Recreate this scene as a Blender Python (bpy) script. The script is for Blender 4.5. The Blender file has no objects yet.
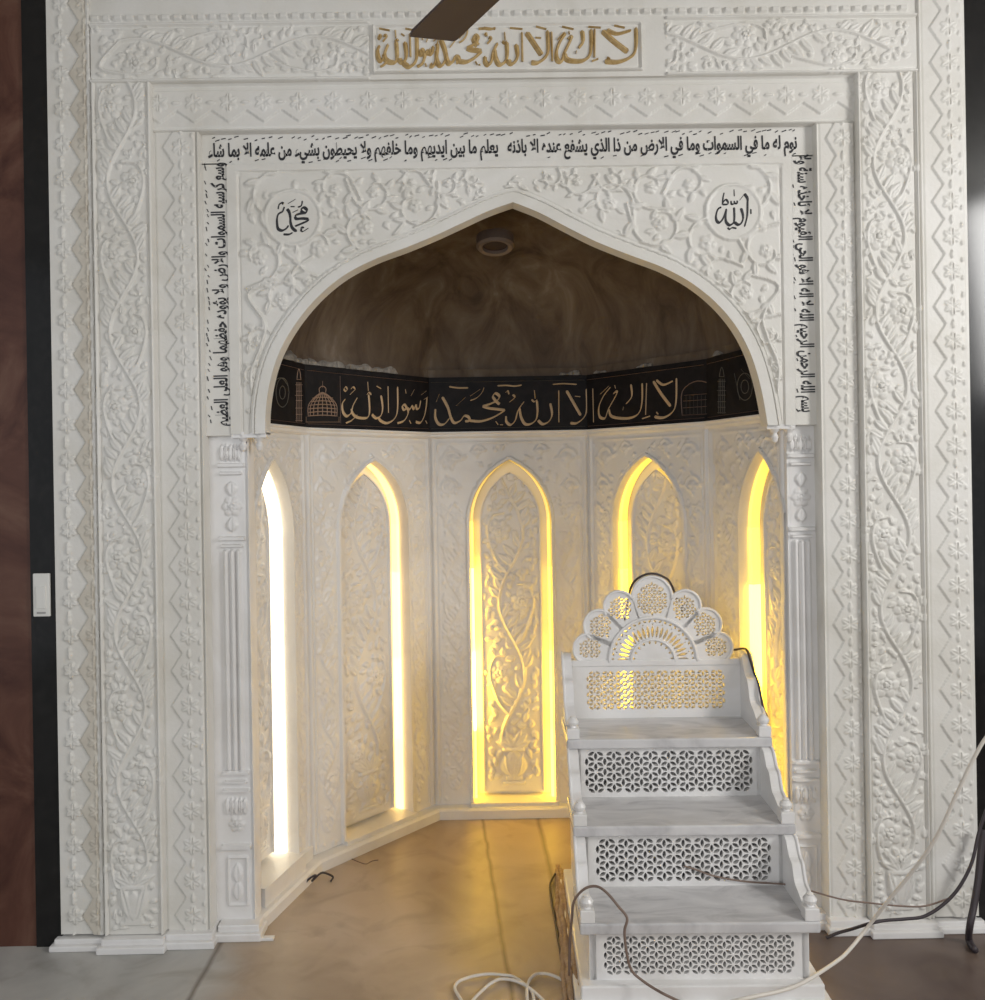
import bpy, bmesh, math, random
import numpy as np
from math import sin, cos, pi, radians, hypot, sqrt, atan2
from mathutils import Vector, Matrix
from mathutils.geometry import delaunay_2d_cdt
random.seed(7)
SC = bpy.context.scene
COL = SC.collection

# ------------------------------------------------------------------ camera
FPX, PCX, PCY, ROLL, YAW = 850.0, 492.5, 476.0, radians(.95), radians(.384)
CAM = (-.1024, -2.815, 1.55)
fw = Vector((sin(YAW), cos(YAW), 0)); rt = Vector((cos(YAW), -sin(YAW), 0)); upv = Vector((0, 0, 1))
cam_d = bpy.data.cameras.new('camera'); cam = bpy.data.objects.new('camera', cam_d); COL.objects.link(cam)
ix = rt * cos(ROLL) - upv * sin(ROLL); iy = rt * sin(ROLL) + upv * cos(ROLL)
m = Matrix.Identity(4)
for i in range(3):
    m[i][0] = ix[i]; m[i][1] = iy[i]; m[i][2] = -fw[i]; m[i][3] = CAM[i]
cam.matrix_world = m
cam_d.sensor_fit = 'AUTO'; cam_d.sensor_width = 36; cam_d.lens = FPX / 1000 * 36
cam_d.shift_y = -(500 - PCY) / 1000; cam_d.clip_start = .05; cam_d.clip_end = 60
SC.camera = cam

# ------------------------------------------------------------------ world, light, exposure
SC.view_settings.view_transform = 'Standard'; SC.view_settings.look = 'None'
SC.view_settings.exposure = 0.0; SC.view_settings.gamma = 1.0; SC.view_settings.use_curve_mapping = False
W = bpy.data.worlds.new('world'); SC.world = W; W.use_nodes = True
bg = W.node_tree.nodes['Background']; bg.inputs[0].default_value = (.93, .96, 1.0, 1); bg.inputs[1].default_value = .40


def area(name, loc, target, size, power, col):
    d = bpy.data.lights.new(name, 'AREA'); d.shape = 'RECTANGLE'; d.size, d.size_y = size
    d.energy = power; d.color = col
    o = bpy.data.objects.new(name, d); COL.objects.link(o); o.location = loc
    o.rotation_euler = (Vector(target) - Vector(loc)).to_track_quat('-Z', 'Y').to_euler()
    return o


area('window_daylight', (3.6, -2.6, 2.7), (0, 0, 1.3), (.9, 1.3), 84, (1.0, .985, .96))
area('rear_daylight', (-1.2, -5.2, 1.9), (0, 0, 1.2), (2.4, 1.8), 55, (.93, .96, 1.0))  # area lamp added for soft daylight from behind left


# ------------------------------------------------------------------ photo ray helpers (used for measuring)
def ray(x, y):
    u = x - PCX; w = y - PCY
    a = (u * cos(ROLL) - w * sin(ROLL)) / FPX; b = (u * sin(ROLL) + w * cos(ROLL)) / FPX
    return (a * cos(YAW) + sin(YAW), cos(YAW) - a * sin(YAW), -b)


def PY(x, y, Y=0.0):
    d = ray(x, y); t = (Y - CAM[1]) / d[1]
    return tuple(CAM[i] + d[i] * t for i in range(3))


def PZ(x, y, Z=0.0):
    d = ray(x, y); t = (Z - CAM[2]) / d[2]
    return tuple(CAM[i] + d[i] * t for i in range(3))


# ------------------------------------------------------------------ materials
def mat(name, col, rough=.5, metal=0, spec=.5, emit=None, estr=0):
    k = bpy.data.materials.new(name); k.use_nodes = True
    b = k.node_tree.nodes['Principled BSDF']
    b.inputs['Base Color'].default_value = (*col, 1); b.inputs['Roughness'].default_value = rough
    b.inputs['Metallic'].default_value = metal; b.inputs['Specular IOR Level'].default_value = spec
    if emit:
        b.inputs['Emission Color'].default_value = (*emit, 1); b.inputs['Emission Strength'].default_value = estr
    return k


def stone(name, stops, scale=3.0, rough=.35, bump=.0, bscale=60, distort=1.5, detail=8, spec=.5, stretch=(1, 1, 1)):
    """noise driven colour ramp on object coordinates"""
    k = mat(name, stops[0][1], rough, spec=spec); nt = k.node_tree; b = nt.nodes['Principled BSDF']
    tc = nt.nodes.new('ShaderNodeTexCoord'); mp = nt.nodes.new('ShaderNodeMapping'); mp.inputs['Scale'].default_value = stretch
    n = nt.nodes.new('ShaderNodeTexNoise'); n.inputs['Scale'].default_value = scale
    n.inputs['Detail'].default_value = detail; n.inputs['Distortion'].default_value = distort; n.inputs['Roughness'].default_value = .6
    r = nt.nodes.new('ShaderNodeValToRGB'); el = r.color_ramp.elements
    el[0].position, el[0].color = stops[0][0], (*stops[0][1], 1)
    el[1].position, el[1].color = stops[-1][0], (*stops[-1][1], 1)
    for p, c in stops[1:-1]:
        e = el.new(p); e.color = (*c, 1)
    nt.links.new(tc.outputs['Object'], mp.inputs[0]); nt.links.new(mp.outputs[0], n.inputs['Vector'])
    nt.links.new(n.outputs['Fac'], r.inputs[0]); nt.links.new(r.outputs[0], b.inputs['Base Color'])
    if bump:
        n2 = nt.nodes.new('ShaderNodeTexNoise'); n2.inputs['Scale'].default_value = bscale; n2.inputs['Detail'].default_value = 5
        bp = nt.nodes.new('ShaderNodeBump'); bp.inputs['Strength'].default_value = bump; bp.inputs['Distance'].default_value = .01
        nt.links.new(mp.outputs[0], n2.inputs['Vector']); nt.links.new(n2.outputs['Fac'], bp.inputs['Height'])
        nt.links.new(bp.outputs[0], b.inputs['Normal'])
    return k


M = {}
M['marble'] = stone('carved_white_marble', [(.3, (.66, .635, .575)), (.5, (.73, .71, .66)), (.72, (.78, .765, .73))], 2.2, .42, .08, 90)
M['marble_beige'] = stone('beige_inlaid_marble', [(.35, (.55, .50, .42)), (.65, (.66, .62, .54))], 5, .42, .08, 90)
M['marble_plain'] = stone('polished_white_marble', [(.3, (.71, .69, .66)), (.52, (.79, .775, .76)), (.75, (.85, .84, .83))], 2.5, .3)
M['marble_tread'] = stone('veined_tread_marble', [(.32, (.44, .43, .435)), (.5, (.60, .59, .59)), (.7, (.70, .69, .685))], 4, .22, stretch=(1, 3, 1))
M['niche_marble'] = stone('niche_marble', [(.3, (.70, .67, .63)), (.5, (.76, .735, .70)), (.72, (.80, .785, .76))], 2.5, .36, .08, 90)
M['inscription_paint'] = mat('black_engraving_paint', (.018, .018, .022), .5)
M['gold_paint'] = stone('gold_leaf_paint', [(.35, (.36, .23, .08)), (.65, (.56, .40, .18))], 30, .4)
M['black_band'] = stone('black_band_cloth', [(.4, (.006, .005, .006)), (.65, (.014, .011, .011))], 12, .62, spec=.25)
M['gold_thread'] = mat('gold_band_lettering', (.52, .36, .20), .5)
M['dim_thread'] = mat('faint_band_lettering', (.17, .10, .07), .5)
M['motif_thread'] = mat('brown_band_ornament', (.34, .22, .15), .5)
M['grey_thread'] = mat('grey_band_ornament', (.10, .09, .07), .6)
M['plaster'] = stone('brown_dome_plaster', [(.30, (.060, .038, .024)), (.48, (.115, .080, .052)), (.60, (.15, .112, .075)), (.75, (.24, .19, .15))], 3.2, .8, .35, 14, stretch=(1.6, 1.6, .45))
M['pale_plaster'] = stone('loose_pale_plaster', [(.35, (.16, .14, .115)), (.65, (.36, .33, .29))], 14, .9, .3, 40)
M['black_granite'] = stone('black_granite', [(.45, (.006, .006, .006)), (.7, (.014, .013, .013))], 20, .12)
M['red_granite'] = stone('red_brown_granite', [(.3, (.055, .018, .012)), (.5, (.10, .04, .026)), (.7, (.15, .075, .05))], 2.6, .25, distort=2.5)
M['wood'] = mat('dark_fan_blade', (.075, .048, .042), .5)
M['fan_metal'] = mat('brown_fan_metal', (.10, .065, .05), .35, .6)
M['white_plastic'] = mat('white_switch_plastic', (.75, .74, .70), .4)
M['grey_plastic'] = mat('grey_plastic', (.35, .34, .33), .5)
M['white_cable'] = mat('white_cable_sheath', (.72, .67, .60), .5)
M['dark_cable'] = mat('dark_cable_sheath', (.045, .035, .04), .5)
M['brown_cable'] = mat('brown_cable_sheath', (.20, .14, .11), .6)
M['tan'] = stone('tan_wrapping', [(.35, (.30, .19, .11)), (.65, (.46, .33, .22))], 22, .7, .4, 50)
M['ceiling'] = mat('white_ceiling_paint', (.62, .61, .58), .8)
M['fixture'] = mat('dark_recess', (.035, .015, .012), .6)
M['fixture_rim'] = mat('fixture_rim', (.19, .14, .11), .5)


def led(name, col, s):
    return mat(name, (.8, .75, .6), .6, emit=col, estr=s)


def floor_mat():
    k = mat('floor_marble', (.3, .3, .3), .40); nt = k.node_tree; b = nt.nodes['Principled BSDF']
    tc = nt.nodes.new('ShaderNodeTexCoord'); sx = nt.nodes.new('ShaderNodeSeparateXYZ'); nt.links.new(tc.outputs['Object'], sx.inputs[0])
    def noise(scale, det=7, dist=.8):
        n = nt.nodes.new('ShaderNodeTexNoise'); n.inputs['Scale'].default_value = scale; n.inputs['Detail'].default_value = det
        n.inputs['Distortion'].default_value = dist; nt.links.new(tc.outputs['Object'], n.inputs['Vector']); return n.outputs['Fac']
    def ramp(fac, stops):
        r = nt.nodes.new('ShaderNodeValToRGB'); el = r.color_ramp.elements
        el[0].position, el[0].color = stops[0][0], (*stops[0][1], 1); el[1].position, el[1].color = stops[-1][0], (*stops[-1][1], 1)
        for p, c in stops[1:-1]:
            e = el.new(p); e.color = (*c, 1)
        nt.links.new(fac, r.inputs[0]); return r.outputs[0]
    def mix(f, a, c):
        x = nt.nodes.new('ShaderNodeMix'); x.data_type = 'RGBA'; nt.links.new(f, x.inputs[0]); nt.links.new(a, x.inputs[6]); nt.links.new(c, x.inputs[7]); return x.outputs[2]
    def rng(v, a, c):
        r = nt.nodes.new('ShaderNodeMapRange'); r.interpolation_type = 'SMOOTHSTEP'; r.inputs[1].default_value = a; r.inputs[2].default_value = c
        nt.links.new(v, r.inputs[0]); return r.outputs[0]
    def add(a, c, kf):
        x = nt.nodes.new('ShaderNodeMath'); x.operation = 'MULTIPLY_ADD'; nt.links.new(c, x.inputs[0]); x.inputs[1].default_value = kf; nt.links.new(a, x.inputs[2]); return x.outputs[0]
    grey = ramp(noise(2.6), [(.35, (.36, .35, .33)), (.5, (.44, .43, .405)), (.68, (.53, .515, .48))])
    tan = ramp(noise(2.0), [(.3, (.33, .245, .17)), (.5, (.42, .325, .235)), (.7, (.50, .40, .31))])
    red_reflection = ramp(noise(3.0), [(.35, (.075, .046, .036)), (.65, (.15, .11, .09))])
    n1 = noise(1.6)
    vx = add(sx.outputs[0], n1, .5); vy = add(sx.outputs[1], n1, .45)
    # grey paving outside on the left, tan slabs of the niche and its approach, maroon reflection painted into the colour on the right
    c = mix(rng(vx, -.84, -.66), grey, tan)
    c = mix(rng(vx, 1.0, 1.2), c, red_reflection)
    # slab joints running out of the niche
    def joint(x0, slope, wd):
        t = nt.nodes.new('ShaderNodeMath'); t.operation = 'MULTIPLY_ADD'; nt.links.new(sx.outputs[1], t.inputs[0]); t.inputs[1].default_value = -slope
        nt.links.new(sx.outputs[0], t.inputs[2])
        n2 = add(t.outputs[0], noise(6, 3, .2), .02)
        s = nt.nodes.new('ShaderNodeMath'); s.operation = 'SUBTRACT'; nt.links.new(n2, s.inputs[0]); s.inputs[1].default_value = x0 + .01
        ab = nt.nodes.new('ShaderNodeMath'); ab.operation = 'ABSOLUTE'; nt.links.new(s.outputs[0], ab.inputs[0])
        r = nt.nodes.new('ShaderNodeMapRange'); r.inputs[1].default_value = 0; r.inputs[2].default_value = wd; r.inputs[3].default_value = .75; r.inputs[4].default_value = 0
        nt.links.new(ab.outputs[0], r.inputs[0]); return r.outputs[0]
    dirt = nt.nodes.new('ShaderNodeRGB'); dirt.outputs[0].default_value = (.16, .115, .075, 1)
    sp = nt.nodes.new('ShaderNodeMapRange'); sp.inputs[1].default_value = .50; sp.inputs[2].default_value = .78; sp.inputs[4].default_value = .42
    nt.links.new(noise(4.2, 12, 1.6), sp.inputs[0]); c = mix(sp.outputs[0], c, dirt.outputs[0])
    dark = nt.nodes.new('ShaderNodeRGB'); dark.outputs[0].default_value = (.10, .07, .045, 1)
    for a in ((-.075, -.07, .012), (.135, -.03, .016), (-1.02, 0, .014)):
        c = mix(joint(*a), c, dark.outputs[0])
    nt.links.new(c, b.inputs['Base Color'])
    return k


M['floor'] = floor_mat()


# ------------------------------------------------------------------ object helpers
def link(name, me, mt=None, parent=None, kind=None, smooth=False):
    o = bpy.data.objects.new(name, me); COL.objects.link(o)
    if mt is not None:
        for x in (mt if isinstance(mt, (list, tuple)) else [mt]):
            me.materials.append(x)
    if parent is not None: o.parent = parent
    if kind: o['kind'] = kind
    if smooth and len(me.polygons):
        me.polygons.foreach_set('use_smooth', [True] * len(me.polygons))
    return o


def empty(name, label, cat, loc=(0, 0, 0), rz=0, group=None):
    o = bpy.data.objects.new(name, None); COL.objects.link(o); o.location = loc; o.rotation_euler = (0, 0, rz)
    o.empty_display_size = .1; o['label'] = label; o['category'] = cat
    if group: o['group'] = group
    return o


def tag(o, label, cat, group=None):
    o['label'] = label; o['category'] = cat
    if group: o['group'] = group
    return o


def bm_obj(name, bm, mt, parent=None, kind=None, smooth=False):
    me = bpy.data.meshes.new(name); bm.to_mesh(me); bm.free()
    return link(name, me, mt, parent, kind, smooth)


def py_obj(name, v, f, mt, parent=None, kind=None, smooth=False, uv=None):
    me = bpy.data.meshes.new(name); me.from_pydata([tuple(map(float, p)) for p in v], [], f); me.update()
    return link(name, me, mt, parent, kind, smooth)


def add_box(bm, x0, x1, y0, y1, z0, z1, bev=0.0, seg=2):
    r = bmesh.ops.create_cube(bm, size=1)['verts']
    for v in r:
        v.co = Vector((x0 + (v.co.x + .5) * (x1 - x0), y0 + (v.co.y + .5) * (y1 - y0), z0 + (v.co.z + .5) * (z1 - z0)))
    if bev:
        es = {e for v in r for e in v.link_edges}
        bmesh.ops.bevel(bm, geom=list(es), offset=bev, segments=seg, profile=.5, affect='EDGES')


def box(name, x0, x1, y0, y1, z0, z1, mt, parent=None, kind=None, bev=0.0):
    bm = bmesh.new(); add_box(bm, x0, x1, y0, y1, z0, z1, bev); return bm_obj(name, bm, mt, parent, kind)


def catmull(pts, n=6, closed=False):
    pts = [Vector(p) for p in pts]; out = []; N = len(pts)
    if N < 3 and not closed: return pts
    for i in range(N if closed else N - 1):
        p = [pts[(i + k) % N] if closed else pts[min(max(i + k, 0), N - 1)] for k in (-1, 0, 1, 2)]
        for j in range(n):
            t = j / n
            out.append(.5 * ((2 * p[1]) + (p[2] - p[0]) * t + (2 * p[0] - 5 * p[1] + 4 * p[2] - p[3]) * t * t + (3 * p[1] - p[0] - 3 * p[2] + p[3]) * t ** 3))
    if not closed: out.append(pts[-1].copy())
    return out


def tube_geo(pts, r, seg=8, closed=False):
    pts = [Vector(p) for p in pts]; n = len(pts); V = []; Fc = []
    nrm = None
    for i, p in enumerate(pts):
        a = pts[i - 1] if (i or closed) else p; b = pts[(i + 1) % n] if (i < n - 1 or closed) else p
        t = (b - a).normalized() if (b - a).length > 1e-9 else Vector((0, 0, 1))
        if nrm is None: nrm = t.orthogonal().normalized()
        nrm = (nrm - t * nrm.dot(t)); nrm = nrm.normalized() if nrm.length > 1e-6 else t.orthogonal().normalized()
        bn = t.cross(nrm); rr = r[i] if isinstance(r, (list, tuple)) else r
        for k in range(seg):
            a2 = 2 * pi * k / seg; V.append(p + (nrm * cos(a2) + bn * sin(a2)) * rr)
    for i in range(n if closed else n - 1):
        j = (i + 1) % n
        for k in range(seg):
            Fc.append((i * seg + k, i * seg + (k + 1) % seg, j * seg + (k + 1) % seg, j * seg + k))
    if not closed:
        Fc.append(tuple(range(seg))[::-1]); Fc.append(tuple((n - 1) * seg + k for k in range(seg)))
    return V, Fc


def tube(name, pts, r, mt, parent=None, seg=8, smooth=6, closed=False):
    P = catmull(pts, smooth, closed) if smooth else pts
    v, f = tube_geo(P, r, seg, closed)
    return py_obj(name, v, f, mt, parent, smooth=True)


def lathe(name, prof, center, mt, parent=None, seg=16, caps=True):
    V = []; Fc = []
    for (r, z) in prof:
        for k in range(seg):
            a = 2 * pi * k / seg; V.append((center[0] + r * cos(a), center[1] + r * sin(a), center[2] + z))
    for i in range(len(prof) - 1):
        for k in range(seg):
            Fc.append((i * seg + k, i * seg + (k + 1) % seg, (i + 1) * seg + (k + 1) % seg, (i + 1) * seg + k))
    if caps: Fc.append(tuple(range(seg))[::-1]); Fc.append(tuple((len(prof) - 1) * seg + k for k in range(seg)))
    return py_obj(name, V, Fc, mt, parent, smooth=False)


def grid_mesh(name, X, Y, Z, mt, parent=None, mask=None, flip=False, kind=None, smooth=True):
    """X,Y,Z arrays (rows, cols) -> one smooth grid; mask (rows-1, cols-1) bool -> second material"""
    R, C = X.shape
    co = np.stack([X, Y, Z], -1).reshape(-1, 3).astype(np.float32)
    idx = np.arange(R * C).reshape(R, C)
    a, b, c, d = idx[:-1, :-1], idx[:-1, 1:], idx[1:, 1:], idx[1:, :-1]
    q = np.stack([a, b, c, d] if not flip else [a, d, c, b], -1).reshape(-1, 4)
    me = bpy.data.meshes.new(name); nf = len(q)
    me.vertices.add(len(co)); me.vertices.foreach_set('co', co.ravel())
    me.loops.add(nf * 4); me.loops.foreach_set('vertex_index', q.ravel().astype(np.int32))
    me.polygons.add(nf); me.polygons.foreach_set('loop_start', np.arange(0, nf * 4, 4, dtype=np.int32))
    me.polygons.foreach_set('loop_total', np.full(nf, 4, dtype=np.int32))
    me.update(calc_edges=True)
    o = link(name, me, mt, parent, kind)
    if smooth: me.polygons.foreach_set('use_smooth', np.ones(nf, dtype=bool))
    if smooth: me.set_sharp_from_angle(angle=radians(74))
    if mask is not None: me.polygons.foreach_set('material_index', mask.astype(np.int32).ravel())
    return o


# ------------------------------------------------------------------ carved relief: height fields drawn stroke by stroke
class HF:
    def __init__(s, w, h, res=.0035):
        s.w, s.h = w, h; s.nx = max(3, int(round(w / res)) + 1); s.nz = max(3, int(round(h / res)) + 1)
        s.dx = w / (s.nx - 1); s.dz = h / (s.nz - 1)
        s.Z = np.zeros((s.nz, s.nx)); s.xs = np.linspace(0, w, s.nx); s.zs = np.linspace(0, h, s.nz)

    def win(s, x0, x1, z0, z1):
        i0 = max(0, int(x0 / s.dx)); i1 = min(s.nx, int(x1 / s.dx) + 2); j0 = max(0, int(z0 / s.dz)); j1 = min(s.nz, int(z1 / s.dz) + 2)
        if i0 >= i1 or j0 >= j1: return None
        X, Zz = np.meshgrid(s.xs[i0:i1], s.zs[j0:j1]); return X, Zz, (slice(j0, j1), slice(i0, i1))

    def put(s, sl, v): s.Z[sl] = np.maximum(s.Z[sl], v)

    def stroke(s, pts, r0, h, r1=None, smooth=5):
        P = catmull([(p[0], p[1], 0) for p in pts], smooth) if smooth else [Vector((p[0], p[1], 0)) for p in pts]
        r1 = r0 if r1 is None else r1; n = len(P) - 1
        for i in range(n):
            ra = r0 + (r1 - r0) * (i + .5) / n; a, b = P[i], P[i + 1]
            g = s.win(min(a.x, b.x) - ra, max(a.x, b.x) + ra, min(a.y, b.y) - ra, max(a.y, b.y) + ra)
            if g is None: continue
            X, Zz, sl = g; dx, dz = b.x - a.x, b.y - a.y; L2 = dx * dx + dz * dz + 1e-12
            t = np.clip(((X - a.x) * dx + (Zz - a.y) * dz) / L2, 0, 1)
            d = np.hypot(X - a.x - t * dx, Zz - a.y - t * dz) / ra
            s.put(sl, h * np.sqrt(np.clip(1 - d * d, 0, 1)))

    def leaf(s, x, z, ang, L, Wd, h, rib=True, pw=.8):
        g = s.win(x - L - Wd, x + L + Wd, z - L - Wd, z + L + Wd)
        if g is None: return
        X, Zz, sl = g; c, sn = cos(ang), sin(ang)
        a = ((X - x) * c + (Zz - z) * sn) / L; b = -(X - x) * sn + (Zz - z) * c
        ok = (a > 0) & (a < 1); hw = Wd * np.sin(pi * np.clip(a, 0, 1) ** pw) + 1e-6
        q = np.clip(1 - (b / hw) ** 2, 0, 1)
        v = h * q ** .4
        if rib: v = v * (.5 + .5 * np.clip(np.abs(b) / (.3 * Wd), 0, 1))
        s.put(sl, np.where(ok & (np.abs(b) < hw), v, 0))

    def rose(s, x, z, R, h, n=6, rot=0.):
        g = s.win(x - R, x + R, z - R, z + R)
        if g is None: return
        X, Zz, sl = g; r = np.hypot(X - x, Zz - z) / R; th = np.arctan2(Zz - z, X - x) + rot
        pet = np.abs(np.cos(th * n / 2)); edge = .74 + .26 * pet
        q = np.clip(1 - (r / edge) ** 2, 0, 1)
        v = h * .8 * q ** .35 * (.55 + .45 * np.clip(pet * 3, 0, 1))
        pet2 = np.abs(np.sin(th * n / 2)); e2 = .44 + .12 * pet2
        v2 = h * (1.0) * np.clip(1 - (r / e2) ** 2, 0, 1) ** .4 * (.6 + .4 * np.clip(pet2 * 3, 0, 1))
        v = np.where(r < e2, np.maximum(v2, v * .35), v)
        v = np.where(r < .18, h * 1.15, v); v = np.where((r >= .18) & (r < .24), h * .35, v)
        s.put(sl, np.where(r < edge, v, 0))

    def disc(s, x, z, R, h, ring=.0):
        g = s.win(x - R, x + R, z - R, z + R)
        X, Zz, sl = g; r = np.hypot(X - x, Zz - z)
        v = s.Z[sl]; v[r < R] = h
        if ring: v[(r < R) & (r > R - ring)] = h + .004

    def rect(s, x0, x1, z0, z1, h):
        g = s.win(x0, x1, z0, z1)
        if g is None: return
        X, Zz, sl = g; s.put(sl, np.where((X >= x0) & (X <= x1) & (Zz >= z0) & (Zz <= z1), h, 0))

    def rim(s, wd, h, sides='lrtb'):
        X, Zz = np.meshgrid(s.xs, s.zs); d = np.full_like(X, 9.)
        if 'l' in sides: d = np.minimum(d, X)
        if 'r' in sides: d = np.minimum(d, s.w - X)
        if 'b' in sides: d = np.minimum(d, Zz)
        if 't' in sides: d = np.minimum(d, s.h - Zz)
        v = np.where(d < wd, h * np.sin(np.clip(d / wd, 0, 1) * pi) ** .5, 0)
        gr = (d > wd) & (d < wd + .006)
        s.Z = np.maximum(s.Z, v); s.Z[gr] -= .003

    def sample(s, x, z):
        u = np.clip(x / s.dx, 0, s.nx - 1.001); v = np.clip(z / s.dz, 0, s.nz - 1.001)
        i = u.astype(int); j = v.astype(int); fu = u - i; fv = v - j
        return (s.Z[j, i] * (1 - fu) * (1 - fv) + s.Z[j, i + 1] * fu * (1 - fv) + s.Z[j + 1, i] * (1 - fu) * fv + s.Z[j + 1, i + 1] * fu * fv)


def vine(hf, x0, z0, length, width, P, horiz=False, ph=0, h=.009, sc=1., seed=1, amp=.27, flip=1):
    """scrolling stem with roses in its hollows, curled side shoots and paired leaves"""
    rnd = random.Random(seed)
    T = (lambda t, s: (x0 + t, z0 + s * flip)) if horiz else (lambda t, s: (x0 + s * flip, z0 + t))
    def A(a):
        d0 = T(0, 0); d1 = T(cos(a), sin(a)); return atan2(d1[1] - d0[1], d1[0] - d0[0])
    def S(t): return amp * width * sin(2 * pi * (t + ph) / P)
    n = int(length / P * 16) + 2
    hf.stroke([T(length * i / n, S(length * i / n)) for i in range(n + 1)], .0050 * sc, h * .85, smooth=3)
    k = int(math.floor((0 + ph) / (P / 2))) - 1
    while True:
        tk = (k + .5) * P / 2 - ph; k += 1
        if tk > length: break
        if tk < .02: continue
        sg = 1 if sin(2 * pi * (tk + ph) / P) > 0 else -1
        fs = -sg * width * .2; R = min(.042 * sc, width * .25)
        # shoot curling round the flower
        t0 = tk - P * .30
        pts = [T(max(t0, 0), S(max(t0, 0))), T(tk - P * .2, fs - sg * width * .06), T(tk - P * .02, fs - sg * width * .20), T(tk + P * .10, fs - sg * width * .12), T(tk + P * .12, fs + sg * .02)]
        hf.stroke(pts, .0055 * sc, h * .9, .003 * sc)
        hf.rose(*T(tk, fs), R, h * 1.1, 6 + (k % 2), rnd.random())
        # paired leaves on the stem
        for dt, aa, L in ((-.24, .8, .062), (-.19, .7, .062), (-.12, .5, .055), (.03, -.6, .05), (.08, -.5, .05), (.15, .9, .058), (.20, .8, .055), (.24, .35, .05)):
            t = tk + dt * P
            if t < 0 or t > length - .02: continue
            side = -sg if dt * aa < .0 else sg
            hf.leaf(*T(t, S(t)), A(side * (aa + rnd.uniform(-.15, .15))), L * sc, .0125 * sc, h * .95)
        for q in range(7):
            a = rnd.uniform(0, 2 * pi); hf.leaf(*T(tk + cos(a) * R * 1.05, fs + sin(a) * R * 1.05), A(a + rnd.uniform(.2, .8)), .03 * sc, .009 * sc, h * .8)
        # filler shoots in the outer corner
        for q in range(7):
            t = tk + rnd.uniform(-.15, .25) * P; s0 = sg * width * rnd.uniform(.30, .46) * (1 if q < 4 else -1)
            hf.leaf(*T(t, s0), A(rnd.uniform(-.6, .6) + (pi if rnd.random() < .5 else 0)), .034 * sc, .009 * sc, h * .7)


def fill(hf, n, L, Wd, h, seed, margin=.012, box_=None, tries=14):
    """small curled leaves wherever the ground is still empty"""
    rnd = random.Random(seed); x0, x1, z0, z1 = box_ or (margin, hf.w - margin, margin, hf.h - margin)
    for _ in range(n * tries):
        if n <= 0: break
        x, z, a = rnd.uniform(x0, x1), rnd.uniform(z0, z1), rnd.uniform(0, 2 * pi); l = L * rnd.uniform(.7, 1.25)
        ok = True
        for t in (.0, .35, .7, 1.0):
            for o in (-Wd, Wd):
                px, pz = x + cos(a) * l * t - sin(a) * o, z + sin(a) * l * t + cos(a) * o
                if not (x0 < px < x1 and z0 < pz < z1): ok = False; break
                if hf.Z[min(hf.nz - 1, int(pz / hf.dz)), min(hf.nx - 1, int(px / hf.dx))] > .0008: ok = False; break
            if not ok: break
        if not ok: continue
        n -= 1; b = rnd.choice((-1, 1)) * rnd.uniform(.5, .9)
        hf.leaf(x, z, a, l, Wd, h)
        if rnd.random() < .6: hf.leaf(x, z, a + b, l * .7, Wd * .8, h * .85)
        if rnd.random() < .4: hf.stroke([(x, z), (x - cos(a) * l * .35, z - sin(a) * l * .35), (x - cos(a + b) * l * .6, z - sin(a + b) * l * .6)], .0028, h * .7, .0018, 3)


def starband(hf, p=.117, zig=.34, horiz=False, z0=.0, mirror=False, h=.005):
    """raised zigzag-edged field with six-petal stars, repeated with period p"""
    Lg = hf.w if horiz else hf.h; Wd = hf.h if horiz else hf.w
    X, Zz = np.meshgrid(hf.xs, hf.zs); A, B = (X, Zz) if horiz else (Zz, X)
    if mirror: B = Wd - B
    ph = ((A - z0) / p) % 1.0; tri = np.abs(ph - .5) * 2           # 1 at star centres
    xb = Wd * (zig - .24 * (tri - .5))
    hf.Z = np.maximum(hf.Z, np.where((B > xb) & (B < Wd * .93), h * .75, 0))
    k = -1
    while z0 + k * p < Lg + p:
        c = z0 + k * p; k += 1
        def pos(a, b):
            b = Wd - b if mirror else b
            return (a, b) if horiz else (b, a)
        cx = Wd * (zig + .27); R = min(.034, Wd * .26)
        for q in range(6):
            a = q * pi / 3 + pi / 6; hf.leaf(*pos(c, cx), a, R, R * .34, h * 1.5, pw=1.)
        for q in (-1, 1):
            hf.leaf(*pos(c + p * .5 - .016, cx), (0 if horiz else pi / 2), .032, .008, h * 1.5, rib=False)
            hf.leaf(*pos(c + q * .030, Wd * .86), (0 if horiz else pi / 2), .018, .006, h * 1.4, rib=False)
    return xb, B


def slab(name, x0, x1, z0, z1, yf, yb, hf, mt, parent=None, mask=None, kind=None):
    X, Z = np.meshgrid(x0 + hf.xs, z0 + hf.zs); Y = yf - hf.Z
    pad = lambda a: np.pad(a, 1, mode='edge')
    X, Y, Z = pad(X), pad(Y), pad(Z); Y[0, :] = Y[-1, :] = yb; Y[:, 0] = Y[:, -1] = yb
    if mask is not None: mask = np.pad(mask, 1, mode='constant')
    return grid_mesh(name, X, Y, Z, mt, parent, mask, kind=kind)


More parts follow.
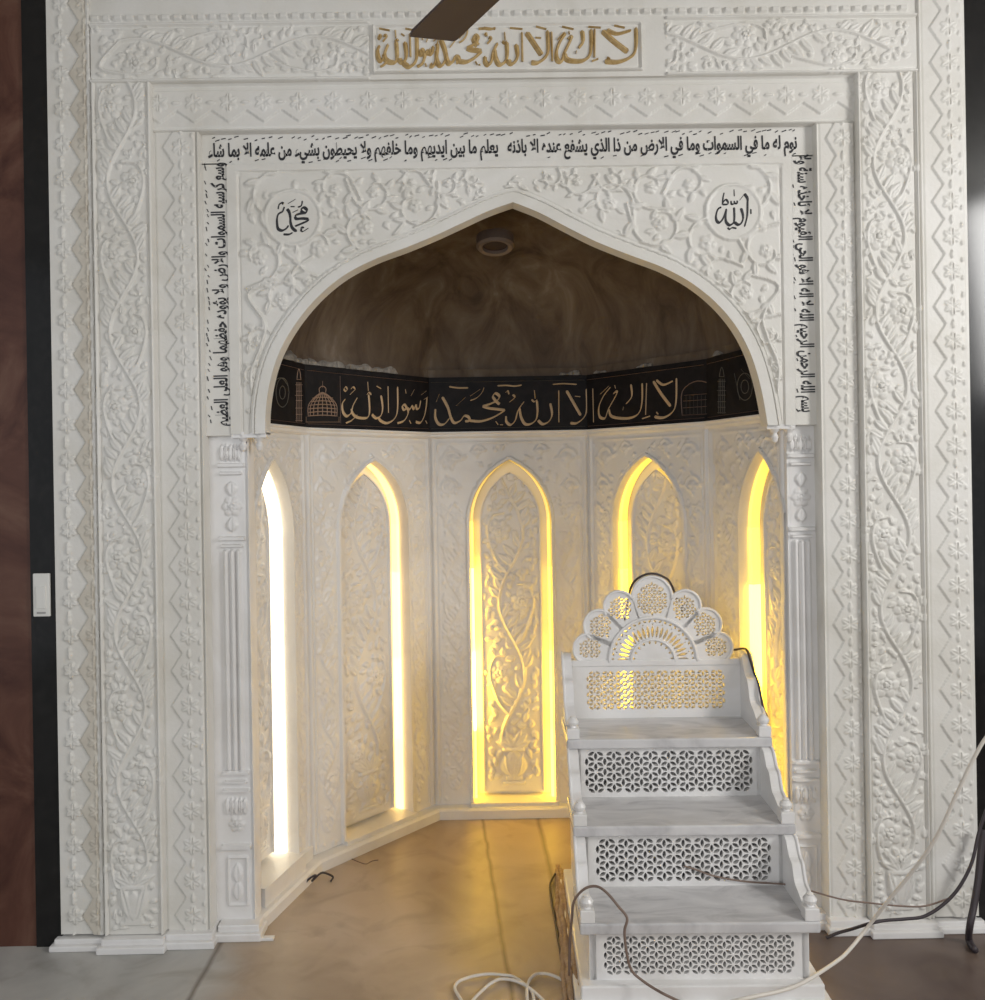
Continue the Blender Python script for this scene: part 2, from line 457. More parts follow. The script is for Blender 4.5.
# ------------------------------------------------------------------ Arabic text (presentation forms, laid right to left)
FORMS = {'ا': (0xFE8D, 0xFE8E), 'أ': (0xFE83, 0xFE84), 'إ': (0xFE87, 0xFE88), 'د': (0xFEA9, 0xFEAA), 'ذ': (0xFEAB, 0xFEAC), 'ر': (0xFEAD, 0xFEAE),
         'ز': (0xFEAF, 0xFEB0), 'و': (0xFEED, 0xFEEE), 'ؤ': (0xFE85, 0xFE86), 'ة': (0xFE93, 0xFE94), 'ء': (0xFE80, 0xFE80), 'ى': (0xFEEF, 0xFEF0)}
for ch, c in zip('بتثجحخسشصضطظعغفقكلمنهي', (0xFE8F, 0xFE95, 0xFE99, 0xFE9D, 0xFEA1, 0xFEA5, 0xFEB1, 0xFEB5, 0xFEB9, 0xFEBD, 0xFEC1, 0xFEC5, 0xFEC9, 0xFECD, 0xFED1, 0xFED5, 0xFED9, 0xFEDD, 0xFEE1, 0xFEE5, 0xFEE9, 0xFEF1)):
    FORMS[ch] = (c, c + 1, c + 2, c + 3)


def shape(txt):
    txt = txt.replace('لا', '\u0001').replace('لإ', '\u0001'); out = []
    F2 = dict(FORMS); F2['\u0001'] = (0xFEFB, 0xFEFC)
    for i, ch in enumerate(txt):
        if ch not in F2: out.append(ch); continue
        f = F2[ch]; pv = txt[i - 1] if i else ' '; nx = txt[i + 1] if i + 1 < len(txt) else ' '
        jp = pv in F2 and len(F2[pv]) == 4 and ch != 'ء'; jn = len(f) == 4 and nx in F2 and nx != 'ء'
        out.append(chr(f[3] if jp and jn else f[1] if jp else f[2] if jn else f[0]))
    return ''.join(reversed(out))


def text_mesh(txt):
    c = bpy.data.curves.new('t', 'FONT'); c.body = shape(txt); c.resolution_u = 2; c.fill_mode = 'FRONT'; c.offset = .028
    o = bpy.data.objects.new('t', c); COL.objects.link(o); bpy.context.view_layer.update()
    me = bpy.data.meshes.new_from_object(o.evaluated_get(bpy.context.evaluated_depsgraph_get()))
    bpy.data.objects.remove(o); bpy.data.curves.remove(c)
    V = np.array([v.co[:] for v in me.vertices]); Fc = [tuple(p.vertices) for p in me.polygons]; bpy.data.meshes.remove(me)
    V[:, 0] -= V[:, 0].min(); w = V[:, 0].max()
    return V[:, :2], Fc, w


def verse(name, txt, start, along, up, length, height, yf, parent, seed):
    """one painted line; start = baseline point of the LEFT end of the text as read, along = unit (x,z) towards the text's right end"""
    V, Fc, w = text_mesh(txt); rnd = random.Random(seed)
    sx = length / w; sz = height / 1.0
    al = np.array(along); up_ = np.array(up)
    vs = []; fs = []
    for x, z in V:
        p = np.array(start) + al * x * sx + up_ * z * sz
        vs.append((p[0], yf, p[1]))
    fs += [tuple(f) for f in Fc]
    # vowel marks: short slanted dashes and dots over and under the line
    n = int(length / .021)
    for i in range(n):
        for lo, hi in ((.80, 1.02), (-.42, -.22)):
            if rnd.random() < (.85 if lo > 0 else .4):
                x = (i + rnd.uniform(.1, .8)) * length / n; z = rnd.uniform(lo, hi) * height
                L = rnd.uniform(.007, .016); th = rnd.uniform(.0028, .0038); dz = rnd.uniform(.002, .006)
                b = len(vs)
                for (px, pz) in ((x, z), (x + L, z + dz), (x + L, z + dz + th), (x, z + th)):
                    p = np.array(start) + al * px + up_ * pz; vs.append((p[0], yf, p[1]))
                fs.append((b, b + 1, b + 2, b + 3))
    o = py_obj(name, vs, fs, M['inscription_paint'], parent)
    md = o.modifiers.new('thickness', 'SOLIDIFY'); md.thickness = .001; md.offset = 0
    return o


def pen(name, strokes, fmap, place, wd, mt, parent=None, nib=radians(52), thin=.34, ridge=.0015, smooth=7):
    """calligraphy: broad-nib ribbons. fmap: (zoom x, zoom y) -> surface (s, z); place: (s, z, h) -> world"""
    vs = []; fs = []
    for st in strokes:
        ww = wd
        if isinstance(st, tuple) and isinstance(st[0], (int, float)): ww = wd * st[0]; st = st[1]
        P = catmull([(*fmap(*p), 0) for p in st], smooth) if len(st) > 2 else [Vector((*fmap(*p), 0)) for p in st]
        n = len(P); b0 = len(vs)
        for i, p in enumerate(P):
            t = (P[min(i + 1, n - 1)] - P[max(i - 1, 0)]); a = atan2(t.y, t.x)
            h = ww * .5 * max(thin, abs(sin(a - nib)) ** .8)
            if i in (0, n - 1): h *= .55
            nx, nz = -sin(a) * h, cos(a) * h
            vs += [place(p.x + nx, p.y + nz, 0), place(p.x, p.y, ridge), place(p.x - nx, p.y - nz, 0)]
            if i:
                k = b0 + 3 * i; fs += [(k - 3, k - 2, k + 1, k), (k - 2, k - 1, k + 2, k + 1)]
    return py_obj(name, vs, fs, mt, parent)


# strokes traced as pen paths, in three drawing frames
BAND_L = [[(905, 232), (900, 290), (888, 345), (865, 385), (835, 380)],
          [(866, 250), (858, 292), (842, 300), (836, 278), (824, 302), (812, 284), (800, 302), (782, 296), (768, 276), (754, 284), (762, 306), (784, 300), (788, 330), (765, 372), (722, 390)],
          [(724, 165), (724, 300), (706, 360), (660, 388), (620, 374), (606, 350)],
          [(665, 162), (668, 325)],
          [(622, 218), (632, 290), (622, 340), (592, 358), (566, 335)],
          [(546, 212), (552, 310), (540, 352), (505, 358), (470, 350), (448, 330), (440, 300)],
          [(476, 232), (450, 280), (438, 325), (410, 345), (388, 318), (384, 270), (402, 240)],
          (.8, [(405, 388), (440, 372), (476, 338)]), (.7, [(540, 135), (544, 190)]), (.6, [(534, 215), (548, 200), (562, 214)]),
          (.6, [(392, 180), (404, 166), (414, 180), (404, 192), (392, 180)]), (.6, [(436, 180), (450, 166), (462, 180), (450, 194), (430, 214)]),
          (.6, [(594, 160), (622, 176)]), (.7, [(826, 182), (806, 222)]), (.6, [(772, 180), (776, 206)]), (.6, [(868, 216), (902, 190)]), (.6, [(884, 244), (910, 228)]),
          (.6, [(896, 372), (906, 392)]), (.6, [(796, 370), (806, 392)])]
BAND_M = [[(60, 255), (60, 305), (80, 342), (112, 342), (142, 308)],
          [(100, 185), (132, 245), (150, 305), (170, 335), (205, 322), (226, 296), (250, 300), (258, 322), (232, 326)],
          [(258, 322), (320, 326), (380, 310), (430, 284), (464, 262)],
          [(464, 262), (420, 256), (370, 250), (334, 238)],
          [(334, 238), (380, 224), (420, 204), (430, 180), (408, 164), (394, 182), (408, 206), (432, 228)],
          (.7, [(64, 215), (84, 168)]), (.6, [(140, 125), (190, 132), (250, 132)]), (.6, [(180, 236), (236, 186)]), (.6, [(262, 206), (300, 190), (330, 160), (342, 130)]), (.6, [(262, 180), (320, 140)]), (.6, [(410, 326), (424, 346)]), (.6, [(434, 346), (452, 346)]),
          [(470, 296), (472, 328), (495, 346), (522, 322), (540, 262), (574, 212)],
          [(548, 250), (556, 300), (578, 340), (610, 342), (642, 318), (652, 270), (648, 205)],
          [(655, 320), (682, 342), (718, 326), (736, 286), (726, 222)],
          [(775, 148), (776, 332)],
          (.7, [(634, 146), (638, 196)]), (.6, [(618, 200), (632, 212), (650, 200)]), (.7, [(508, 172), (520, 188), (488, 216)]), (.6, [(466, 160), (480, 150), (486, 170)]), (.6, [(420, 120), (470, 118), (520, 122), (560, 116)]),
          [(820, 148), (858, 215), (902, 292)], [(936, 138), (938, 250), (922, 302), (880, 336), (842, 336)], (.6, [(868, 180), (900, 184)]), (.5, [(740, 112), (800, 108), (880, 112)])]
BAND_R = [[(66, 200), (70, 375)],
          [(158, 192), (122, 238), (98, 295), (102, 345), (130, 352), (148, 305), (190, 228), (186, 216), (172, 228)],
          [(150, 308), (162, 342), (210, 354), (268, 350), (308, 322), (322, 260), (322, 172)],
          [(264, 178), (268, 240), (238, 280)], (.6, [(180, 182), (184, 200)]), (.6, [(226, 294), (222, 312)]), (.7, [(104, 230), (150, 186)]),
          [(345, 172), (340, 336)], [(322, 356), (364, 342)],
          [(380, 162), (420, 226), (470, 292)], [(500, 146), (498, 262), (482, 318), (434, 350), (386, 346)], (.8, [(396, 156), (432, 180), (482, 160)]), (.8, [(396, 322), (406, 334)])]
MED_L = [[(600, 345), (612, 308), (652, 298), (692, 338), (672, 380), (620, 374), (598, 345)], [(672, 384), (600, 392), (522, 414), (500, 442)],
         [(500, 442), (520, 480), (620, 475), (722, 484)], [(722, 484), (700, 516), (600, 560), (498, 602)],
         [(368, 318), (402, 370), (420, 450), (425, 540), (450, 622), (500, 670), (530, 672)],
         [(392, 588), (350, 642), (280, 672), (222, 642), (204, 560), (205, 470), (228, 400), (290, 362), (310, 322), (324, 284)],
         (.8, [(222, 322), (236, 252), (280, 218), (310, 236)]), (.7, [(382, 232), (505, 158)]), (.8, [(425, 280), (492, 280)]), (.8, [(545, 290), (602, 262), (618, 185)]),
         (.8, [(458, 376), (548, 332)]), (.5, [(588, 690), (600, 620), (640, 625), (610, 640), (620, 690), (720, 630)]), (.8, [(308, 735), (400, 735), (458, 705)])]
MED_R = [[(640, 232), (690, 310), (692, 400), (685, 600), (642, 775)], (.6, [(560, 342), (648, 232)]), [(585, 470), (617, 580), (615, 660), (580, 725), (530, 738), (480, 700)],
         [(470, 458), (477, 600), (470, 700)], [(475, 702), (400, 748), (345, 700), (332, 620), (345, 480)],
         [(345, 480), (300, 620), (240, 702), (190, 682), (175, 600), (205, 490), (262, 452)], (.8, [(470, 165), (475, 275)]), (.8, [(308, 215), (290, 300), (282, 400)]),
         (.7, [(270, 410), (330, 330), (372, 370), (360, 405), (282, 410)]), (.7, [(420, 350), (430, 402), (470, 395), (475, 350)]), (.7, [(475, 390), (520, 390), (522, 345)]),
         (1.2, [(745, 485), (748, 565)]), (.6, [(365, 790), (400, 815), (440, 790), (510, 800)])]

# ==================================================================== SETTING
bm = bmesh.new(); add_box(bm, -4, 4, -6, 2.2, -.12, 0); bm_obj('floor', bm, M['floor'], kind='structure')
box('ceiling', -4, 4, -6, 2.2, 3.42, 3.52, M['ceiling'], kind='structure')
PXL, PXR = -1.532, 1.509; WL, WR = -1.548, 1.526; BL, BR = -1.634, 1.615            # outer faces of the portal
box('wall_left', -4, BL, .045, .5, 0, 3.42, M['red_granite'], kind='structure')
box('wall_right', BR, 4, .045, .5, 0, 3.42, M['red_granite'], kind='structure')
box('trim_1', BL, WL, .038, .4, 0, 3.42, M['black_granite'], kind='structure')
box('trim_2', WR, BR, .038, .4, 0, 3.42, M['black_granite'], kind='structure')
box('wall_back', -1.54, 1.52, .05, .4, 3.17, 3.42, M['red_granite'], kind='structure')

# niche plan, from the front left to the front right
NY = .104
NV = [(-.955, NY), (-.826, .565), (-.364, 1.08), (.364, 1.08), (.79, .585), (.924, NY)]


def poly_off(d):
    """niche plan moved d towards the room side (mitred)"""
    out = []; n = len(NV)
    lines = []
    for i in range(n - 1):
        a, b = NV[i], NV[i + 1]; L = hypot(b[0] - a[0], b[1] - a[1]); t = ((b[0] - a[0]) / L, (b[1] - a[1]) / L); nn = (t[1], -t[0])
        lines.append(((a[0] + nn[0] * d, a[1] + nn[1] * d), t))
    for i in range(n):
        if i == 0 or i == n - 1:
            (p, t) = lines[0] if i == 0 else lines[-1]; k = (NY - p[1]) / t[1]; out.append((p[0] + t[0] * k, NY))
        else:
            (p, t), (q, u) = lines[i - 1], lines[i]
            det = t[0] * -u[1] + u[0] * t[1]; k = ((q[0] - p[0]) * -u[1] + u[0] * (q[1] - p[1])) / det
            out.append((p[0] + t[0] * k, p[1] + t[1] * k))
    return out


def loft(name, prof, mt, parent=None, kind=None, seg=None):
    """sweep a (d, z) profile round the niche plan, or along one facet only"""
    rings = [poly_off(d) for d, z in prof]; V = []; Fc = []
    idx = range(len(NV)) if seg is None else (seg, seg + 1)
    c = len(list(idx))
    for (d, z), rg in zip(prof, rings):
        for i in idx: V.append((rg[i][0], rg[i][1], z))
    n = len(prof)
    for j in range(n):
        k = (j + 1) % n
        for i in range(c - 1): Fc.append((j * c + i, j * c + i + 1, k * c + i + 1, k * c + i))
    Fc.append(tuple(j * c for j in range(n))); Fc.append(tuple(j * c + c - 1 for j in reversed(range(n))))
    return py_obj(name, V, Fc, mt, parent, kind)


# half dome over the niche
def dome():
    ang = 90; ring = []
    for k in range(ang + 1):
        u = k / ang * 5; i = min(int(u), 4); f = u - i
        x = NV[i][0] * (1 - f) + NV[i + 1][0] * f; y = NV[i][1] * (1 - f) + NV[i + 1][1] * f
        a = pi * (1 - k / ang); ex, ey = .93 * cos(a), NY + 1.0 * sin(a)
        ring.append((x, y, ex, ey))
    T = 30; X = np.zeros((T + 3, ang + 1)); Y = X.copy(); Z = X.copy()
    rows = [(0, 1.98, 0, 0), (.0, 2.03, 0, 1)] + [(t / T * pi / 2 * .995, 2.03, .6, 1) for t in range(0, T + 1)]
    for r, (ta, z0, hh, bl) in enumerate(rows):
        w = min(1, sin(ta) * 1.6)
        for k, (x, y, ex, ey) in enumerate(ring):
            px = x * (1 - w) + ex * w; py = y * (1 - w) + ey * w
            X[r, k] = px * cos(ta); Y[r, k] = NY + (py - NY) * cos(ta) + .012; Z[r, k] = z0 + hh * sin(ta)
    return grid_mesh('ceiling_dome', X, Y, Z, M['plaster'], kind='structure')


dome()
fx = empty('ceiling_fixture', 'small dark round recessed light fitting in the brown dome above the niche', 'light fitting', (-.055, .49, 2.440))
fx.rotation_euler = (radians(-12), 0, 0); fx.scale = (.82, .82, .82)
for nm, pr, mt_ in (('rim', [(.062, .03), (.062, -.004), (.080, -.008), (.09, .004), (.09, .05)], M['fixture_rim']), ('recess', [(.001, .012), (.066, .012), (.066, .05), (.001, .05)], M['fixture'])):
    lathe(nm, pr, (0, 0, 0), mt_, fx, 28, nm == 'recess')

# ==================================================================== PORTAL
YO, YV, YS_, YT, YJ, YBK = .030, .022, .045, .070, .098, .13      # front planes of the stepped frame, outermost to jamb


def KX(x, Y): return CAM[0] + (x - CAM[0]) * (Y - CAM[1]) / -CAM[1]
def KZ(z, Y): return CAM[2] + (z - CAM[2]) * (Y - CAM[1]) / -CAM[1]


portal = empty('marble_portal', 'tall carved white marble portal framing the arched prayer niche', 'portal', (0, 0, 0))
RES = .0033; RH = .0098; SH = .0075
ZT = 3.17


def side_strip(name, x0, x1, z1, yf, draw, mats=None, z0=.045):
    x0, x1, z1 = KX(x0, yf), KX(x1, yf), KZ(z1, yf)
    hf = HF(x1 - x0, z1 - z0, RES); mk = draw(hf)
    return slab(name, x0, x1, z0, z1, yf, YBK, hf, mats or M['marble'], portal, mk)


def outer_draw(zig, beige):
    def d(hf):
        xb, B = starband(hf, .117, zig, z0=.06, h=SH)
        if beige:
            for k in range(28):
                c = .06 + k * .117
                for q in range(6): hf.leaf(hf.w * .34, c, q * pi / 3 + pi / 6, .030, .010, SH * 1.2, pw=1.)
                for q in (-1, 1): hf.leaf(hf.w * .34 - .006, c + q * .055, q * pi / 2, .026, .007, SH, rib=False)
        mask = ((B > xb - .002) & (B < hf.w * .90))[:-1, :-1] if beige else None
        hf.rim(.012, .010, 'r' if beige else 'l'); return mask
    return d


# outer borders
side_strip('star_border', PXL, -1.387, ZT, YO, outer_draw(.62, True), [M['marble'], M['marble_beige']])
side_strip('star_border', 1.349, PXR, ZT, YO, outer_draw(.38, False))


def vine_draw(ph, seed, flip):
    def d(hf):
        vine(hf, hf.w / 2, .23, hf.h - .23, hf.w * .92, .50, ph=ph, seed=seed, h=RH, sc=1.12, flip=flip)
        # vase at the foot
        c = hf.w / 2
        for z, hw in ((.03, .045), (.045, .03)): hf.rect(c - hw, c + hw, z, z + .015, .008)
        hf.leaf(c, .05, pi / 2, .10, .045, .011, rib=False, pw=.9); hf.leaf(c - .01, .05, pi / 2 + .25, .13, .018, .013); hf.leaf(c + .01, .05, pi / 2 - .25, .13, .018, .013)
        hf.rect(c - .035, c + .035, .150, .162, .010)
        for a in (-1.1, -.6, .6, 1.1): hf.leaf(c, .16, pi / 2 + a, .08, .013, .01)
        hf.rose(c, .20, .035, .012)
        fill(hf, 330, .030, .008, RH * .8, seed * 7)
        hf.rim(.010, .009, 'lr')
    return d


side_strip('vine_border', -1.387, -1.193, 2.868, YV, vine_draw(.1, 3, 1))
side_strip('vine_border', 1.146, 1.349, 2.868, YV, vine_draw(.32, 5, -1))


def star_draw(zig):
    def d(hf):
        starband(hf, .117, zig, z0=.05, h=SH); hf.rim(.008, .007, 'lr')
    return d


side_strip('star_band', -1.193, -1.035, 2.702, YS_, star_draw(.36))
side_strip('star_band', 1.006, 1.146, 2.702, YS_, star_draw(.36))

# top courses
def course(name, x0, x1, z0, z1, yf, draw):
    x0, x1, z0, z1 = KX(x0, yf), KX(x1, yf), KZ(z0, yf), KZ(z1, yf); hf = HF(x1 - x0, z1 - z0, RES); draw(hf)
    return slab(name, x0, x1, z0, z1, yf, YBK, hf, M['marble'], portal)


def dent(hf):
    for k in range(70): hf.rect(k * .0392 + .004, k * .0392 + .030, .008, .026, .010)


def frieze(hf):
    vine(hf, .10, .098, 1.02, .175, .60, True, ph=.1, seed=11, h=RH * .95, sc=1.1); vine(hf, 1.98 - .30, .098, .98, .175, .60, True, ph=.25, seed=12, h=RH * .95, sc=1.1, flip=-1)
    fill(hf, 260, .030, .008, RH * .8, 77)
    hf.rim(.012, .009, 'tb'); hf.Z[:, int(.93 / hf.dx):int(1.92 / hf.dx)] = 0


def topstar(hf):
    starband(hf, .117, .30, True, .03, h=SH); hf.Z[-int(.034 / hf.dz):, :] = .002; hf.rim(.016, .009, 't'); hf.rim(.008, .006, 'b')


course('dentil_course', -1.387, 1.349, 3.065, ZT, YO, dent)
course('vine_frieze', -1.387, 1.349, 2.868, 3.065, YV, frieze)
course('star_band', -1.193, 1.146, 2.702, 2.868, YS_, topstar)

# frieze plaque with gold lettering
YP = YV - .006; pl = PY(373, 75, YP); pr = PY(642, 21, YP)
hf = HF(pr[0] - pl[0], pr[2] - pl[2] - .004, RES); hf.rim(.008, .006)
plaque = slab('gilded_plaque', pl[0], pr[0], pl[2] + .004, pr[2], YP, YBK, hf, M['marble'], portal); plaque['label'] = 'long rectangular plaque with raised gold lettering'
WX = pr[0] - pl[0] - .03
# words right to left: (strokes, source x range, destination share)
words = [(BAND_R[11 - 2:], 375, 510, 1.0, .86), (BAND_R[1:9], 90, 370, .855, .69), ([BAND_R[0]] + BAND_M[-4:-1], 0, 0, 0, 0)]
gold = []


def put_word(st, xa, xb, d0, d1, y0, y1):
    for s in st:
        k, pts = s if isinstance(s, tuple) else (1., s)
        gold.append((k, [(d0 + (x - xa) / (xb - xa) * (d1 - d0), (y - y0) / (y1 - y0)) for x, y in pts]))


put_word(BAND_R[9:], 376, 506, .86, 1.0, 130, 380)
put_word(BAND_R[1:9], 95, 362, .685, .845, 150, 390)
put_word([BAND_M[-4], BAND_M[-3], BAND_M[-2]], 815, 945, .57, .66, 110, 370)
put_word([[(5, 148), (8, 332)]], 0, 10, .665, .672, 110, 370)
put_word(BAND_M[12:21], 465, 785, .41, .56, 110, 370)
put_word(BAND_M[:12], 55, 465, .225, .40, 110, 370)
put_word(BAND_L, 380, 912, .0, .235, 120, 410)
for x in range(10):
    gold.append((.7, [(x / 10 + .01, .0 + .04 * ((x * 7) % 3) / 3), (x / 10 + .05 + .004 * (x % 3), .05 + .01 * (x % 4))]))
PH = pr[2] - pl[2] - .03
pen('gold_lettering', gold, lambda x, y: (pl[0] + .015 + x * WX, pr[2] - .014 - y * PH), lambda s, z, h: (s, YP - .0005 - h * 3, z), .0205, M['gold_paint'], plaque, thin=.5, ridge=.0025)
gold_extra = None

# inscription border (plain slabs with painted verse)
TXI, TXJ = KX(-.945, YT), KX(.925, YT)      # inner edges of the text columns
ZS = KZ(1.702, YT)                            # underside of the slab
XA, XB = KX(-1.035, YT), KX(1.006, YT)
tl = box('inscription_slab', XA, TXI, YT, YBK, ZS - .005, KZ(2.60, YT), M['marble'], portal, bev=.002)
tr = box('inscription_slab', TXJ, XB, YT, YBK, ZS, KZ(2.60, YT), M['marble'], portal, bev=.002)
tt = box('inscription_slab', XA, XB, YT, YBK, KZ(2.592, YT), KZ(2.704, YT), M['marble'], portal, bev=.002)
T_TOP = 'نوم له ما في السموات وما في الارض من ذا الذي يشفع عنده الا باذنه   يعلم ما بين ايديهم وما خلفهم ولا يحيطون بشيء من علمه الا بما شاء'
T_R = 'بسم الله الرحمن الرحيم الله لا اله الا هو الحي القيوم لا تاخذه سنة ولا'
T_L = 'وسع كرسيه السموات والارض ولا يؤوده حفظهما وهو العلي العظيم'
KS = (YT - CAM[1]) / -CAM[1]; YTX = YT - .0012
verse('verse_lettering', T_TOP, (KX(-1.005, YT), KZ(2.620, YT)), (1, 0), (0, 1), 1.95 * KS, .062, YTX, tt, 1)
verse('verse_lettering', T_R, (KX(.947, YT), KZ(2.60, YT)), (0, -1), (1, 0), (2.60 - 1.745) * KS, .062, YTX, tr, 2)
verse('verse_lettering', T_L, (KX(-.955, YT), KZ(1.73, YT)), (0, 1), (-1, 0), (2.60 - 1.73) * KS, .062, YTX, tl, 3)

# arch spandrel
# left flank (measured), corrected to a smooth ogee
AL = [(266, 430), (266.5, 410), (270, 385), (277, 360), (288, 337), (303, 315), (322, 294), (346, 275), (375, 260), (407, 248), (436, 236), (462, 224), (488, 212), (513, 203)]
AR = [(513, 203), (538, 213), (565, 227), (595, 242), (630, 256), (662, 268), (690, 283), (714, 302), (734, 325), (748, 350), (757, 376), (763, 402), (767, 427)]
la = [Vector((PY(x, y, YT)[0], PY(x, y, YT)[2], 0)) for x, y in AL]; ra = [Vector((PY(x, y, YT)[0], PY(x, y, YT)[2], 0)) for x, y in AR]
ARC = catmull(la, 8)[:-1] + catmull(ra, 8)
ARC = [(ARC[0].x, ZS)] + [(p.x, p.y) for p in ARC if p.y > ZS + .004] + [(ARC[-1].x, ZS)]
C0 = (0.0, ZS)
SX0, SX1, SZ1 = TXI, TXJ, KZ(2.592, YT)


def spandrel():
    hf = HF(SX1 - SX0, SZ1 - ZS, .0034); ox, oz = SX0, ZS; H = .0105
    mx = (SX0 + SX1) / 2
    rnd = random.Random(4)
    ml = PY(293, 218, YT); mr = PY(733, 212, YT)
    cents = [(-.80, 2.50, .07), (-.86, 2.30, .06), (-.66, 2.33, .075), (-.79, 2.16, .06), (-.50, 2.40, .07), (-.47, 2.52, .055), (-.33, 2.47, .06), (-.22, 2.545, .04), (-.87, 2.02, .045), (-.885, 1.90, .03),
             (-.60, 2.53, .05), (-.70, 2.22, .045), (-.34, 2.55, .035), (-.13, 2.56, .028)]
    for sgn in (1, -1):
        for (cx, cz, R) in cents:
            x = (cx if sgn == 1 else -cx) - ox; z = cz - oz; a0 = rnd.uniform(0, 6.28); turn = 1 if rnd.random() < .5 else -1; R *= 1.1
            sp = [(a0 + turn * k * .40, R * (1.25 - .068 * k)) for k in range(13)]
            pts = [(x + cos(a) * r, z + sin(a) * r) for a, r in sp]
            tail = (x + cos(a0 - turn * .5) * R * 1.7, z + sin(a0 - turn * .5) * R * 1.7)
            hf.stroke([tail] + pts, .0052, H * .9, .003, 2)
            hf.rose(x, z, R * .36, H * 1.1, 5, a0)
            for k in range(0, 12, 2):
                a, r = sp[k]; tg = a + turn * pi / 2
                hf.leaf(x + cos(a) * r, z + sin(a) * r, tg - turn * rnd.uniform(.35, .8), R * .75, R * .17, H)
                if k % 4 == 0: hf.leaf(x + cos(a) * r, z + sin(a) * r, tg + turn * .5, R * .5, R * .12, H * .9)
        # stem rising beside the arch leg
        hf.stroke([((sgn * q[0]) - ox, q[1] - oz) for q in ((-.878, 1.78), (-.895, 1.9), (-.86, 2.0), (-.845, 2.08), (-.90, 2.18), (-.80, 2.22))], .006, H, .004)
    fill(hf, 420, .034, .0085, H * .8, 31, .045)
    # plain medallions
    for q in (ml, mr): hf.disc(q[0] - ox, q[2] - oz, .098, .004, .010)
    # tidy margin: rim along the outside
    xx, zz = np.meshgrid(hf.xs, hf.zs); mg = np.minimum(np.minimum(xx, hf.w - xx), (hf.h - zz) * 1.6)
    hf.Z[mg < .036] = .004; hf.Z[(mg >= .036) & (mg < .041)] = -.003
    # mapping arch curve -> outer rectangle
    pts = ARC; A = []; O = []
    dens = []
    for i in range(len(pts) - 1):
        (x0, z0), (x1, z1) = pts[i], pts[i + 1]; n = max(1, int(hypot(x1 - x0, z1 - z0) / .0028))
        for k in range(n): dens.append((x0 + (x1 - x0) * k / n, z0 + (z1 - z0) * k / n))
    dens.append(pts[-1])
    for (x, z) in dens:
        dx, dz = x - C0[0], max(z - C0[1], 0); best = 9
        ks = []
        if dx > 1e-6: ks.append((SX1 - C0[0]) / dx)
        if dx < -1e-6: ks.append((SX0 - C0[0]) / dx)
        if dz > 1e-6: ks.append((SZ1 - C0[1]) / dz)
        k = min([q for q in ks if q >= .99]); A.append((x, z)); O.append((C0[0] + dx * k, C0[1] + dz * k if z > ZS else ZS))
    A = np.array(A); O = np.array(O); nv = 150
    t = np.linspace(0, 1, nv)[:, None]
    X = A[None, :, 0] * (1 - t) + O[None, :, 0] * t; Z = A[None, :, 1] * (1 - t) + O[None, :, 1] * t
    hh = hf.sample(X - ox, Z - oz)
    dist = np.hypot(X - A[None, :, 0], Z - A[None, :, 1])
    # true distance to the arch for the plain moulding along its edge
    P = A[::6]; D = np.full(X.shape, 9.)
    for p in P: D = np.minimum(D, np.hypot(X - p[0], Z - p[1]))
    edge = .045
    hh = np.where(D < edge, .010, hh); hh = np.where((D >= edge) & (D < edge + .010), -.002, hh); hh = np.where((D >= edge * .78) & (D < edge * .86), .004, hh)
    for q in (ml, mr):
        pass
    Y = YT - hh
    # soffit: carry the first row back
    X = np.vstack([X[:1], X[:1], X]); Z = np.vstack([Z[:1], Z[:1], Z]); Y = np.vstack([np.full((1, X.shape[1]), YBK), np.full((1, X.shape[1]), YT - .006), Y])
    return grid_mesh('arch_spandrel', X, Y, Z, M['marble'], portal, flip=True), ml, mr


arch, ml, mr = spandrel()
# back of the spandrel (closes it towards the niche)
Vb = [(x, YBK, z) for x, z in ARC]; n = len(Vb); out = []
for x, z in ARC:
    dx, dz = x, max(z - ZS, 0); ks = [q for q in ([(SX1) / dx] if dx > 1e-6 else []) + ([(SX0) / dx] if dx < -1e-6 else []) + ([(SZ1 - ZS) / dz] if dz > 1e-6 else []) if q >= .99]
    k = min(ks); out.append((dx * k, YBK, ZS + dz * k))
py_obj('arch_backing', Vb + out, [(i, i + 1, n + i + 1, n + i) for i in range(n - 1)], M['plaster'], portal)


def medal(strokes, ox, oy, nm, lab):
    o = pen(nm, strokes, lambda x, y: (PY(ox + x / 16.42, oy + y / 16.42, YT)[0], PY(ox + x / 16.42, oy + y / 16.42, YT)[2]),
            lambda s, z, h: (s, YT - .0048 - h, z), .0112, M['inscription_paint'], arch, thin=.5)
    o['label'] = lab


for a_, b_ in ((SX0, ARC[0][0]), (ARC[-1][0], SX1)):
    box('arch_foot', a_, b_, YT + .001, YBK + .03, ZS - .012, ZS + .004, M['marble_plain'], portal)
medal(MED_L, 265, 190, 'medallion_lettering', 'black painted calligraphy in the left spandrel medallion')
medal(MED_R, 705, 180, 'medallion_lettering', 'black painted calligraphy in the right spandrel medallion')

# drops under the arch feet
for x in (-.93, -.875, .885, .935):
    lathe('pendant', [(.001, -.055), (.009, -.05), (.014, -.035), (.008, -.022), (.018, -.010), (.022, .0), (.022, .012)], (x, YT + .02, ZS - .004), M['marble_plain'], portal, 12)


